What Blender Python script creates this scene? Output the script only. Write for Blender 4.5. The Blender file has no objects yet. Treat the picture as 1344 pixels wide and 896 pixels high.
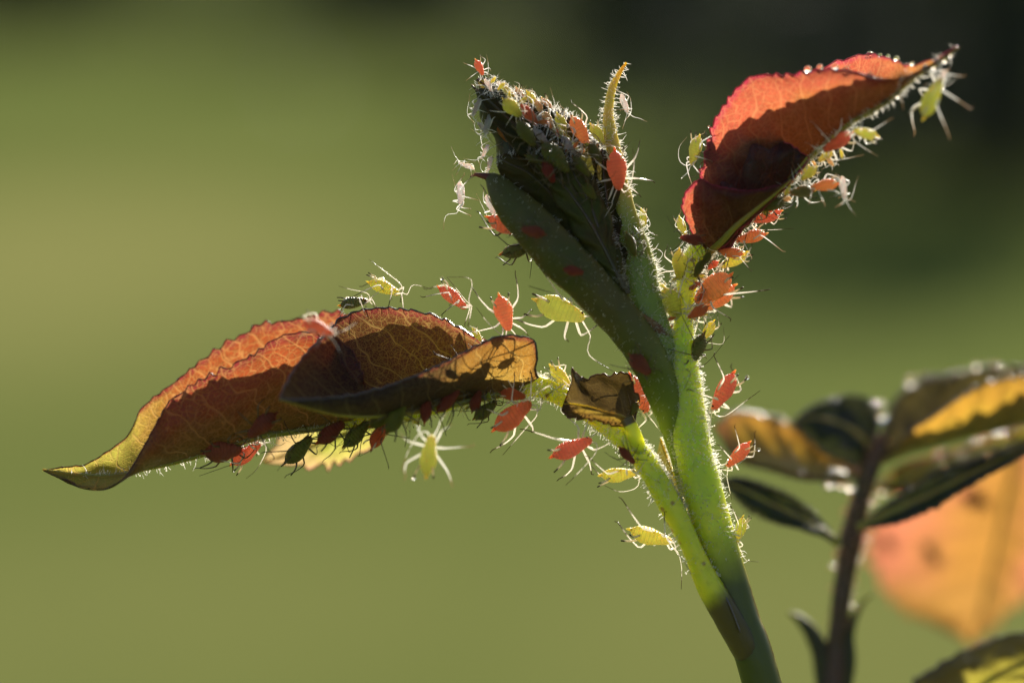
import bpy, bmesh, math, random
from mathutils import Vector, Matrix, noise
random.seed(7)
R = math.radians
scene = bpy.context.scene
col = scene.collection
# one Blender unit is one centimetre
scene.unit_settings.system = 'METRIC'
scene.unit_settings.scale_length = 0.01

# ------------------------------------------------------------------ camera
PITCH = R(9.0)
DIST = 25.0                       # lens to the plane in focus
PXU = 150.0                       # photograph pixels per unit in that plane
CR = Vector((1, 0, 0))
CF = Vector((0, math.cos(PITCH), -math.sin(PITCH)))
CU = Vector((0, math.sin(PITCH), math.cos(PITCH)))
CAM = -DIST * CF
cam = bpy.data.cameras.new('camera')
cam_o = bpy.data.objects.new('camera', cam)
col.objects.link(cam_o)
cam_o.location = CAM
cam_o.rotation_euler = (R(90) - PITCH, 0, 0)
cam.sensor_width = 36.0
cam.lens = 36.0 * DIST / (1344 / PXU)
cam.clip_start = 0.5
cam.clip_end = 20000
cam.dof.use_dof = True
cam.dof.focus_distance = DIST
cam.dof.aperture_fstop = 0.079
cam.dof.aperture_blades = 9
scene.camera = cam_o

# ------------------------------------------------------------------ light
SUN = (CR * 0.31 + CU * 0.50 + CF * 0.84).normalized()     # direction towards the sun
world = bpy.data.worlds.new('World')
scene.world = world
world.use_nodes = True
wn = world.node_tree.nodes
sky = wn.new('ShaderNodeTexSky')
sky.sky_type = 'NISHITA'
sky.sun_disc = False
sky.sun_elevation = math.asin(SUN.z)
sky.sun_rotation = math.atan2(SUN.x, SUN.y)
bg = wn['Background']
bg.inputs['Strength'].default_value = 0.05
world.node_tree.links.new(sky.outputs[0], bg.inputs['Color'])
sl = bpy.data.lights.new('sun', 'SUN')
sl.energy = 5.0
sl.angle = R(0.53)
sl.color = (1.0, 0.93, 0.82)
so = bpy.data.objects.new('sun', sl)
col.objects.link(so)
so.rotation_euler = (-SUN).to_track_quat('-Z', 'Y').to_euler()
scene.view_settings.view_transform = 'Standard'
scene.view_settings.look = 'None'
scene.view_settings.gamma = 1.0
scene.view_settings.exposure = 1.3
scene.view_settings.use_curve_mapping = False
scene.cycles.max_bounces = 10
scene.cycles.diffuse_bounces = 5
scene.cycles.glossy_bounces = 3
scene.cycles.transmission_bounces = 6
scene.cycles.sample_clamp_indirect = 25.0
scene.cycles.use_denoising = True

def P(px, py, d=0.0):
    """a point of the place from where it shows in the photograph and how far behind the focal plane it stands"""
    k = DIST + d
    return CAM + k * (CF + CR * ((px - 672) / PXU / DIST) + CU * ((448 - py) / PXU / DIST))
def V(r, u, f):
    return CR * r + CU * u + CF * f

# ------------------------------------------------------------------ materials
class NT:
    def __init__(s, name):
        s.m = bpy.data.materials.new(name)
        s.m.use_nodes = True
        s.t = s.m.node_tree
        s.t.nodes.clear()
        s.out = s.t.nodes.new('ShaderNodeOutputMaterial')
    def n(s, kind, **kw):
        nd = s.t.nodes.new('ShaderNode' + kind)
        for k, v in kw.items():
            setattr(nd, k, v)
        return nd
    def put(s, sock, v):
        if isinstance(v, bpy.types.NodeSocket):
            s.t.links.new(v, sock)
        elif v is not None:
            if hasattr(sock.default_value, '__len__') and not isinstance(v, str):
                v = tuple(v)
                if len(v) == 3 and len(sock.default_value) == 4:
                    v = v + (1.0,)
            sock.default_value = v
    def math(s, op, a, b=None, c=None, clamp=False):
        nd = s.n('Math', operation=op, use_clamp=clamp)
        for i, v in enumerate((a, b, c)):
            if v is not None:
                s.put(nd.inputs[i], v)
        return nd.outputs[0]
    def mix(s, f, a, b, mode='MIX'):
        nd = s.n('Mix', data_type='RGBA', blend_type=mode)
        s.put(nd.inputs[0], f); s.put(nd.inputs[6], a); s.put(nd.inputs[7], b)
        return nd.outputs[2]
    def ramp(s, f, lo, hi):
        if lo > hi:
            return s.math('SUBTRACT', 1.0, s.ramp(f, hi, lo))
        nd = s.n('MapRange', clamp=True, interpolation_type='SMOOTHSTEP')
        s.put(nd.inputs[0], f); s.put(nd.inputs[1], lo); s.put(nd.inputs[2], hi)
        return nd.outputs[0]
    def noise(s, vec, scale, detail=3.0, rough=0.55):
        nd = s.n('TexNoise')
        s.put(nd.inputs['Vector'], vec); nd.inputs['Scale'].default_value = scale
        nd.inputs['Detail'].default_value = detail; nd.inputs['Roughness'].default_value = rough
        return nd.outputs['Fac']
    def uv(s, name):
        return s.n('UVMap', uv_map=name).outputs[0]
    def obj(s):
        return s.n('TexCoord').outputs['Object']
    def pos(s):
        return s.n('NewGeometry').outputs['Position']
    def bump(s, h, strength, dist):
        nd = s.n('Bump'); s.put(nd.inputs['Height'], h)
        nd.inputs['Strength'].default_value = strength; nd.inputs['Distance'].default_value = dist
        return nd.outputs[0]
    def principled(s, **kw):
        nd = s.n('BsdfPrincipled')
        for k, v in kw.items():
            s.put(nd.inputs[k.replace('_', ' ')], v)
        return nd
    def done(s, sh):
        s.t.links.new(sh, s.out.inputs['Surface'])
        return s.m

def leaf_material(name, t_in, t_out, t_tip, vein, r_face, r_back, trans=0.55, rough=0.38, spec=0.42, tip_at=0.72, vein_amt=0.85, fine=15.0, edge=None, t_far=None):
    """blade that lets light through: redder to the margin, net of pale veins"""
    q = lambda c: None if c is None else [x * 0.66 for x in c]
    t_in, t_out, t_tip, vein, edge, t_far = q(t_in), q(t_out), q(t_tip), q(vein), q(edge), q(t_far)
    k = NT(name)
    uv = k.uv('uv_len'); nu = k.uv('uv_norm')
    sep = k.n('SeparateXYZ'); k.put(sep.inputs[0], uv)
    U, W = sep.outputs[0], sep.outputs[1]
    sn = k.n('SeparateXYZ'); k.put(sn.inputs[0], nu)
    un, vn = sn.outputs[0], sn.outputs[1]
    warp = k.noise(uv, 2.2, 2.0)
    w2 = k.math('MULTIPLY', k.math('SUBTRACT', warp, 0.5), 0.35)
    aw = k.math('ABSOLUTE', W)
    s1 = k.math('ADD', k.math('SUBTRACT', U, k.math('MULTIPLY', aw, 0.75)), w2)
    fr = k.math('ABSOLUTE', k.math('SUBTRACT', k.math('FRACT', k.math('DIVIDE', s1, 0.27)), 0.5))
    sec = k.math('SUBTRACT', 1.0, k.ramp(fr, 0.0, 0.055))
    secw = k.math('MULTIPLY', sec, k.math('SUBTRACT', 1.0, k.math('MULTIPLY', k.math('ABSOLUTE', vn), 0.55)))
    # net veins
    nz = k.n('TexNoise'); k.put(nz.inputs['Vector'], uv); nz.inputs['Scale'].default_value = 6
    vm = k.n('VectorMath', operation='ADD')
    sc = k.n('VectorMath', operation='SCALE'); k.put(sc.inputs[0], nz.outputs['Color']); sc.inputs['Scale'].default_value = 0.05
    k.put(vm.inputs[0], uv); k.put(vm.inputs[1], sc.outputs[0])
    def net(scale, width):
        v = k.n('TexVoronoi', feature='DISTANCE_TO_EDGE'); k.put(v.inputs['Vector'], vm.outputs[0]); v.inputs['Scale'].default_value = scale
        return k.math('SUBTRACT', 1.0, k.ramp(v.outputs['Distance'], 0.0, width))
    n1 = net(fine * 0.6, 0.055); n2 = net(fine * 1.7, 0.10)
    vm_all = k.math('MAXIMUM', k.math('MAXIMUM', secw, k.math('MULTIPLY', n1, 0.5)), k.math('MULTIPLY', n2, 0.42))
    mid = k.math('SUBTRACT', 1.0, k.ramp(k.math('ABSOLUTE', W), 0.012, 0.05))
    vm_all = k.math('MULTIPLY', k.math('MAXIMUM', vm_all, mid), vein_amt)
    blot = k.noise(uv, 3.0, 4.0, 0.6)
    vb = k.math('ADD', k.math('ABSOLUTE', vn), k.math('MULTIPLY', k.math('SUBTRACT', blot, 0.5), 0.7))
    base = k.mix(k.ramp(vb, 0.15, 0.85), t_in, t_out)
    base = k.mix(k.ramp(k.math('ADD', un, k.math('MULTIPLY', k.math('SUBTRACT', blot, 0.5), 0.25)), tip_at, tip_at + 0.2), base, t_tip)
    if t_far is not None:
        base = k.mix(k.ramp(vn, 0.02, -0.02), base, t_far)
    if edge is not None:
        base = k.mix(k.ramp(k.math('ABSOLUTE', vn), 0.9, 0.99), base, edge)
    gr = k.noise(uv, 38.0, 3.0, 0.7)
    base = k.mix(k.math('MULTIPLY', k.math('SUBTRACT', 1.0, gr), 0.75), base, (0.02, 0.012, 0.006))
    T = k.mix(vm_all, base, vein)
    refl = k.mix(k.ramp(blot, 0.35, 0.7), r_face, r_back)
    refl = k.mix(k.math('MULTIPLY', vm_all, 0.45), refl, [c * 0.55 for c in vein])
    hgt = k.math('ADD', k.math('MULTIPLY', vm_all, 0.8), k.math('MULTIPLY', gr, 0.35))
    bp = k.bump(hgt, 0.9, 0.014)
    pr = k.principled(Base_Color=refl, Roughness=rough, Specular_IOR_Level=spec, Normal=bp)
    tr = k.n('BsdfTranslucent'); k.put(tr.inputs['Color'], T); k.put(tr.inputs['Normal'], bp)
    mx = k.n('MixShader'); mx.inputs[0].default_value = trans
    k.t.links.new(pr.outputs[0], mx.inputs[1]); k.t.links.new(tr.outputs[0], mx.inputs[2])
    return k.done(mx.outputs[0])

def flesh_material(name, c1, c2, radius, scale, rough=0.4, spec=0.4, nscale=3.0, streak=True, trans=0.0, tcol=None, bump=0.25, speck=None, along=None, along2=None):
    """juicy tissue lit through: stems and bodies"""
    k = NT(name)
    ob = k.obj()
    nz = k.noise(ob, nscale, 4.0, 0.6)
    c = k.mix(k.ramp(nz, 0.32, 0.68), c1, c2)
    fine = k.noise(ob, nscale * 9, 3.0, 0.6)
    c = k.mix(k.math('MULTIPLY', k.ramp(fine, 0.5, 0.8), 0.35), c, [x * 0.45 for x in c1])
    if speck is not None:
        v = k.n('TexVoronoi', feature='F1'); k.put(v.inputs['Vector'], ob); v.inputs['Scale'].default_value = nscale * 4
        c = k.mix(k.math('SUBTRACT', 1.0, k.ramp(v.outputs['Distance'], 0.1, 0.2)), c, speck)
    for along in [a for a in (along, along2) if a]:
        at = k.n('Attribute', attribute_name='t')
        tt = k.math('ADD', at.outputs['Fac'], k.math('MULTIPLY', k.math('SUBTRACT', nz, 0.5), 0.06))
        c = k.mix(k.ramp(tt, along[0], along[1]), c, k.mix(nz, along[2], [x * 1.3 for x in along[2]]))
    bp = k.bump(fine, bump, 0.01)
    pr = k.principled(Base_Color=c, Roughness=rough, Specular_IOR_Level=spec, Subsurface_Weight=1.0, Subsurface_Radius=radius, Subsurface_Scale=scale, Normal=bp)
    sh = pr.outputs[0]
    if trans > 0:
        tr = k.n('BsdfTranslucent'); k.put(tr.inputs['Color'], tcol if tcol is not None else c)
        mx = k.n('MixShader'); mx.inputs[0].default_value = trans
        k.t.links.new(sh, mx.inputs[1]); k.t.links.new(tr.outputs[0], mx.inputs[2]); sh = mx.outputs[0]
    return k.done(sh)

def hair_material(name, c, tip=None, trans=0.5, rough=0.25):
    """thin pale bristle or limb; the attribute t runs from root to tip"""
    k = NT(name)
    colr = c
    if tip is not None:
        at = k.n('Attribute', attribute_name='t')
        nz = k.noise(k.pos(), 22.0, 1.0)
        f = k.math('ADD', at.outputs['Fac'], k.math('MULTIPLY', k.math('SUBTRACT', nz, 0.5), 0.5))
        colr = k.mix(k.ramp(f, 0.62, 0.85), c, tip)
    pr = k.principled(Base_Color=colr, Roughness=rough, Specular_IOR_Level=0.6)
    tr = k.n('BsdfTranslucent'); k.put(tr.inputs['Color'], colr)
    mx = k.n('MixShader'); mx.inputs[0].default_value = trans
    k.t.links.new(pr.outputs[0], mx.inputs[1]); k.t.links.new(tr.outputs[0], mx.inputs[2])
    return k.done(mx.outputs[0])

def plain(name, c, rough=0.5, spec=0.5, **kw):
    k = NT(name)
    nz = k.noise(k.pos(), 9.0, 3.0)
    cc = k.mix(k.ramp(nz, 0.3, 0.7), [x * 0.75 for x in c], c)
    return k.done(k.principled(Base_Color=cc, Roughness=rough, Specular_IOR_Level=spec, **kw).outputs[0])

M = {}
M['leaf_red'] = leaf_material('leaf_red', (0.50, 0.36, 0.035), (0.74, 0.15, 0.035), (0.95, 0.86, 0.13), (0.95, 0.56, 0.18), (0.05, 0.035, 0.022), (0.035, 0.016, 0.018), edge=(0.5, 0.06, 0.06), tip_at=0.62)
M['leaf_pink'] = leaf_material('leaf_pink', (0.78, 0.32, 0.05), (1.0, 0.20, 0.10), (0.86, 0.36, 0.08), (1.0, 0.55, 0.22), (0.05, 0.03, 0.028), (0.035, 0.016, 0.02), vein_amt=0.55, edge=(0.95, 0.08, 0.16))
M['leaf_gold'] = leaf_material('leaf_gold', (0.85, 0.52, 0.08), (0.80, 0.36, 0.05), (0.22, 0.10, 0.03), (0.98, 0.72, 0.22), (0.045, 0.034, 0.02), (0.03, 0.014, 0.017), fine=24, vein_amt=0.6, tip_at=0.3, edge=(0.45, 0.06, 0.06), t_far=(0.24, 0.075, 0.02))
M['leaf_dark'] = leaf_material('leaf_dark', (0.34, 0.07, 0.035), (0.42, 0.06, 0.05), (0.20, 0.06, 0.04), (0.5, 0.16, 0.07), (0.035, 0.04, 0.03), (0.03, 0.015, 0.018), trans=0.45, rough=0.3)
M['leaf_bud'] = leaf_material('leaf_bud', (0.22, 0.22, 0.03), (0.26, 0.15, 0.03), (0.30, 0.20, 0.04), (0.30, 0.26, 0.06), (0.050, 0.050, 0.016), (0.050, 0.032, 0.016), trans=0.4, vein_amt=0.4, spec=0.12, rough=0.5)
M['leaf_stipule'] = leaf_material('leaf_stipule', (0.75, 0.50, 0.06), (0.40, 0.20, 0.03), (0.30, 0.14, 0.03), (0.5, 0.34, 0.1), (0.03, 0.024, 0.01), (0.025, 0.014, 0.01), fine=26, vein_amt=0.3, trans=0.45, t_far=(0.16, 0.10, 0.022))
M['leaf_amber'] = leaf_material('leaf_amber', (0.95, 0.62, 0.05), (1.0, 0.48, 0.06), (1.0, 0.40, 0.10), (0.9, 0.60, 0.12), (0.06, 0.07, 0.05), (0.05, 0.045, 0.045), vein_amt=0.3, rough=0.3)
M['leaf_coral'] = leaf_material('leaf_coral', (0.92, 0.43, 0.08), (1.15, 0.36, 0.20), (0.95, 0.47, 0.10), (0.9, 0.55, 0.14), (0.07, 0.06, 0.03), (0.07, 0.04, 0.03), vein_amt=0.25, tip_at=0.6)
M['leaf_half'] = leaf_material('leaf_half', (1.0, 0.66, 0.06), (1.0, 0.52, 0.06), (1.0, 0.5, 0.08), (0.95, 0.65, 0.12), (0.035, 0.04, 0.03), (0.04, 0.035, 0.04), vein_amt=0.3, rough=0.3, t_far=(0.10, 0.09, 0.02))
M['leaf_cream'] = leaf_material('leaf_cream', (0.88, 0.95, 0.14), (1.0, 0.88, 0.20), (1.1, 0.74, 0.32), (1.0, 0.9, 0.4), (0.06, 0.06, 0.03), (0.06, 0.05, 0.03), vein_amt=0.3, edge=(1.2, 0.5, 0.4))
M['leaf_lime'] = leaf_material('leaf_lime', (0.62, 0.55, 0.06), (0.62, 0.50, 0.06), (0.66, 0.46, 0.06), (0.75, 0.68, 0.15), (0.05, 0.05, 0.045), (0.035, 0.03, 0.04), vein_amt=0.4, rough=0.3)
M['leaf_bottle'] = leaf_material('leaf_bottle', (0.06, 0.085, 0.018), (0.05, 0.06, 0.016), (0.05, 0.06, 0.016), (0.09, 0.11, 0.03), (0.03, 0.045, 0.025), (0.045, 0.045, 0.055), trans=0.3, rough=0.45, spec=0.12, vein_amt=0.4)
M['stalk'] = flesh_material('stalk', (0.54, 0.62, 0.035), (0.66, 0.66, 0.045), (1.0, 0.86, 0.08), 0.23, rough=0.35, nscale=1.6, speck=(0.36, 0.25, 0.05), along=(0.24, 0.20, (0.10, 0.075, 0.025)))  # foot of the stalk darkened: cast shade painted into its colour
M['stem'] = flesh_material('stem', (0.50, 0.62, 0.035), (0.62, 0.66, 0.045), (1.0, 0.86, 0.08), 0.26, along=(0.455, 0.385, (0.075, 0.09, 0.015)), rough=0.35, nscale=1.6)  # lower stem darkened, the shadow across it painted into the colour
M['stem_brown'] = flesh_material('stem_brown', (0.10, 0.042, 0.028), (0.07, 0.04, 0.022), (1.0, 0.6, 0.2), 0.05, rough=0.4, nscale=1.6)
M['stipule_brown'] = flesh_material('stipule_brown', (0.16, 0.07, 0.025), (0.30, 0.16, 0.04), (1.0, 0.6, 0.2), 0.05, rough=0.4, nscale=4)
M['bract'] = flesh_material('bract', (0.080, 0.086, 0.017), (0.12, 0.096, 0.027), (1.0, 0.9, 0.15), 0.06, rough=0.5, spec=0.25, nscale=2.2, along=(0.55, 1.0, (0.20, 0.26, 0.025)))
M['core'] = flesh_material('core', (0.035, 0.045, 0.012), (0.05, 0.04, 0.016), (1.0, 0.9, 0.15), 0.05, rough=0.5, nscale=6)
M['strap'] = flesh_material('strap', (0.44, 0.44, 0.08), (0.50, 0.42, 0.11), (1.0, 0.85, 0.15), 0.10, rough=0.4, nscale=3.0, along=(0.16, 0.0, (0.22, 0.08, 0.03)), along2=(0.42, 0.66, (0.20, 0.25, 0.03)))
M['rib'] = flesh_material('rib', (0.27, 0.26, 0.04), (0.30, 0.22, 0.045), (1.0, 0.8, 0.15), 0.05, rough=0.4)
M['rib_dark'] = flesh_material('rib_dark', (0.06, 0.05, 0.02), (0.08, 0.04, 0.022), (1.0, 0.7, 0.15), 0.03, rough=0.35)
M['margin'] = hair_material('leaf_margin', (0.20, 0.05, 0.03), trans=0.45, rough=0.3)
M['margin_dark'] = plain('leaf_margin_dark', (0.07, 0.045, 0.05), 0.36, 1.0)
M['margin_pink'] = hair_material('leaf_margin_pink', (0.55, 0.08, 0.12), trans=0.5, rough=0.25)
M['margin_brown'] = plain('leaf_margin_brown', (0.10, 0.05, 0.025), 0.35, 0.5)
M['hair'] = hair_material('hair', (0.95, 0.93, 0.88), trans=0.88)
M['hair_red'] = hair_material('hair_red', (0.85, 0.55, 0.45), tip=(0.7, 0.12, 0.08))
M['gland'] = hair_material('gland', (0.9, 0.86, 0.80), trans=0.5, rough=0.1)
_k = NT('dew')
M['dew'] = _k.done(_k.principled(Base_Color=(1, 1, 1), Roughness=0.09, IOR=1.33, Transmission_Weight=1.0).outputs[0])

# ------------------------------------------------------------------ mesh helpers
def link(name, me, mat, parent=None):
    o = bpy.data.objects.new(name, me)
    col.objects.link(o)
    if mat is not None and not me.materials:
        me.materials.append(mat)
    if parent is not None:
        o.parent = parent
        o.matrix_parent_inverse = parent.matrix_world.inverted()
    return o
def thing(name, label, cat, loc=(0, 0, 0), group=None, mw=None):
    o = bpy.data.objects.new(name, None)
    o.empty_display_size = 0.1
    col.objects.link(o)
    if mw is not None:
        o.matrix_world = mw
    else:
        o.matrix_world = Matrix.Translation(loc)
    o['label'] = label; o['category'] = cat
    if group:
        o['group'] = group
    return o
def smooth(me):
    me.polygons.foreach_set('use_smooth', [True] * len(me.polygons))
    return me
def crom(pts, t):
    n = len(pts) - 1
    x = min(max(t, 0.0), 1.0) * n
    i = min(int(x), n - 1); f = x - i
    p1, p2 = pts[i], pts[i + 1]
    p0 = pts[i - 1] if i > 0 else p1 * 2 - p2
    p3 = pts[i + 2] if i + 2 <= n else p2 * 2 - p1
    return 0.5 * ((2 * p1) + (p2 - p0) * f + (2 * p0 - 5 * p1 + 4 * p2 - p3) * f * f + (3 * p1 - p0 - 3 * p2 + p3) * f ** 3)
def resample(pts, n):
    """n+1 points evenly spaced along the smooth curve through pts (vectors of any size)"""
    m = max(120, n * 3)
    fine = [crom(pts, i / m) for i in range(m + 1)]
    L = [0.0]
    for a, b in zip(fine, fine[1:]):
        L.append(L[-1] + (Vector(b[:3]) - Vector(a[:3])).length)
    out = []; j = 0
    for i in range(n + 1):
        s = L[-1] * i / n
        while j < m - 1 and L[j + 1] < s:
            j += 1
        f = (s - L[j]) / max(L[j + 1] - L[j], 1e-9)
        out.append(fine[j].lerp(fine[j + 1], min(max(f, 0), 1)))
    return out, L[-1]
def pts3(lst):
    return [P(*p) for p in lst]

def tube_data(path, radii, seg=6, cap=True, tattr=True):
    """verts, faces, t of a round tube through path"""
    vs, fs, ts = [], [], []
    n = len(path)
    up = None
    for i, p in enumerate(path):
        a = path[max(i - 1, 0)]; b = path[min(i + 1, n - 1)]
        d = (b - a)
        d = d.normalized() if d.length > 1e-9 else Vector((0, 0, 1))
        if up is None:
            up = d.orthogonal().normalized()
        else:
            up = (up - d * up.dot(d))
            up = up.normalized() if up.length > 1e-6 else d.orthogonal().normalized()
        sd = d.cross(up)
        r = radii[i] if hasattr(radii, '__len__') else radii
        for j in range(seg):
            a_ = 2 * math.pi * j / seg
            vs.append(p + up * (math.cos(a_) * r) + sd * (math.sin(a_) * r)); ts.append(i / max(n - 1, 1))
    for i in range(n - 1):
        for j in range(seg):
            k = (j + 1) % seg
            fs.append((i * seg + j, i * seg + k, (i + 1) * seg + k, (i + 1) * seg + j))
    if cap:
        fs.append(tuple(reversed(range(seg)))); fs.append(tuple(range((n - 1) * seg, n * seg)))
    return vs, fs, ts
class MB:
    def __init__(s):
        s.v, s.f, s.t = [], [], []
    def add(s, vs, fs, ts=None):
        o = len(s.v)
        s.v += vs; s.f += [tuple(i + o for i in f) for f in fs]; s.t += ts if ts else [0.0] * len(vs)
    def tube(s, path, radii, seg=6, cap=True):
        s.add(*tube_data(path, radii, seg, cap))
    def ball(s, c, r, n=6, sq=(1, 1, 1), t=1.0):
        vs, fs = [], []
        rings = max(3, n // 2 + 1)
        vs.append(c + Vector((0, 0, r * sq[2])))
        for i in range(1, rings):
            a = math.pi * i / rings
            for j in range(n):
                b = 2 * math.pi * j / n
                vs.append(c + Vector((math.sin(a) * math.cos(b) * r * sq[0], math.sin(a) * math.sin(b) * r * sq[1], math.cos(a) * r * sq[2])))
        vs.append(c - Vector((0, 0, r * sq[2])))
        for j in range(n):
            fs.append((0, 1 + j, 1 + (j + 1) % n))
        for i in range(rings - 2):
            for j in range(n):
                a, b = 1 + i * n + j, 1 + i * n + (j + 1) % n
                fs.append((a, a + n, b + n, b))
        last = len(vs) - 1; o = 1 + (rings - 2) * n
        for j in range(n):
            fs.append((last, o + (j + 1) % n, o + j))
        s.add(vs, fs, [t] * len(vs))
    def mesh(s, name):
        me = bpy.data.meshes.new(name)
        me.from_pydata([tuple(v) for v in s.v], [], s.f)
        at = me.attributes.new('t', 'FLOAT', 'POINT')
        at.data.foreach_set('value', s.t)
        return smooth(me)
    def build(s, name, mat, parent=None, kind=None):
        o = link(name, s.mesh(name), mat, parent)
        if len(s.f) < 20000 and not kind:
            outward(o.data)
        if kind:
            o['kind'] = kind
        return o

def outward(me):
    bm = bmesh.new(); bm.from_mesh(me)
    bmesh.ops.recalc_face_normals(bm, faces=bm.faces)
    bm.to_mesh(me); bm.free()
    return me

def flat_tube(path, n=60, seg=22, wob=0.006, sq=2.2, seed=0.0):
    """stem or thick blade: path rows are (px, py, depth, width px, thickness px)"""
    rows = [Vector((*P(p[0], p[1], p[2]), p[3] / PXU * 0.5)) for p in path]
    thick = [p[4] / PXU * 0.5 for p in path]
    m = len(path) - 1
    full = [crom([Vector((*P(p[0], p[1], p[2]), p[3] / PXU * .5)) for p in path], i / n) for i in range(n + 1)]
    mb = MB()
    vs, ts = [], []
    for i, q in enumerate(full):
        p = Vector(q[:3]); w = max(q[3], 0.002)
        x = i / n * m; k = min(int(x), m - 1); t = thick[k] + (thick[k + 1] - thick[k]) * (x - k)
        a = Vector(full[max(i - 1, 0)][:3]); b = Vector(full[min(i + 1, n)][:3])
        d = (b - a).normalized()
        side = d.cross(CF).normalized()
        front = side.cross(d).normalized()
        for j in range(seg):
            a_ = 2 * math.pi * j / seg
            c, s_ = math.cos(a_), math.sin(a_)
            e = (abs(c) ** sq + abs(s_) ** sq) ** (-1 / sq)
            v = p + side * (c * w * e) + front * (s_ * t * e)
            v += (v - p).normalized() * (noise.noise(v * 2.5 + Vector((seed, 0, 0))) * wob * 4 + noise.noise(v * 9) * wob)
            vs.append(v); ts.append(i / n)
    fs = []
    for i in range(n):
        for j in range(seg):
            k = (j + 1) % seg
            fs.append((i * seg + j, i * seg + k, (i + 1) * seg + k, (i + 1) * seg + j))
    fs.append(tuple(reversed(range(seg)))); fs.append(tuple(range(n * seg, (n + 1) * seg)))
    mb.add(vs, fs, ts)
    return mb

def scatter_hairs(me, count, length, rad, parent, mat, name='hairs', bend=0.4, gland=0.0, rnd=None, zmin=-4.5, keep=None):
    """short bristles all over a mesh"""
    rnd = rnd or random.Random(len(me.vertices) + count)
    tris = []
    tot = 0
    vs = me.vertices
    for p in me.polygons:
        if len(p.vertices) != 4:
            continue
        c = p.center
        if c.z < zmin or (keep and not keep(c)):
            continue
        tot += p.area; tris.append((tot, p))
    import bisect
    cum = [x[0] for x in tris]
    mb = MB()
    for _ in range(count):
        p = tris[min(bisect.bisect_left(cum, rnd.random() * tot), len(tris) - 1)][1]
        a, b, c, d = (vs[i].co for i in p.vertices)
        s, t = rnd.random(), rnd.random()
        q = a.lerp(b, s).lerp(d.lerp(c, s), t)
        nrm = p.normal
        patch = 0.5 + 0.9 * noise.noise(q * 3.1) + 0.5 * noise.noise(q * 9.0)
        fade = min(1.0, max(0.0, (q.z - zmin) / 0.9))
        if rnd.random() > 0.35 + patch or rnd.random() > fade:
            continue
        j = Vector((rnd.gauss(0, bend), rnd.gauss(0, bend), rnd.gauss(0, bend)))
        L = length * (rnd.uniform(0.35, 1.1) if rnd.random() < .85 else rnd.uniform(1.1, 1.9))
        d1 = (nrm + j * 0.6).normalized()
        tip = q + d1 * L + j * L * 0.35
        midp = q + d1 * L * 0.55
        mb.tube([q - nrm * 0.004, midp, tip], [rad, rad * 0.7, rad * 0.3], seg=3, cap=False)
        if rnd.random() < gland:
            mb.ball(tip, rad * 2.2, 5)
    return mb.build(name, mat, parent, kind='stuff')

def grid_mesh(name, rows, uvl=None, uvn=None):
    nu, nv = len(rows), len(rows[0])
    me = bpy.data.meshes.new(name)
    vs = [tuple(v) for r in rows for v in r]
    fs = [(i * nv + j, (i + 1) * nv + j, (i + 1) * nv + j + 1, i * nv + j + 1) for i in range(nu - 1) for j in range(nv - 1)]
    me.from_pydata(vs, [], fs)
    if uvl:
        for nm, src in (('uv_len', uvl), ('uv_norm', uvn)):
            ly = me.uv_layers.new(name=nm)
            flat = []
            for lp in me.loops:
                flat += src[lp.vertex_index]
            ly.data.foreach_set('uv', flat)
    return smooth(me)

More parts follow.
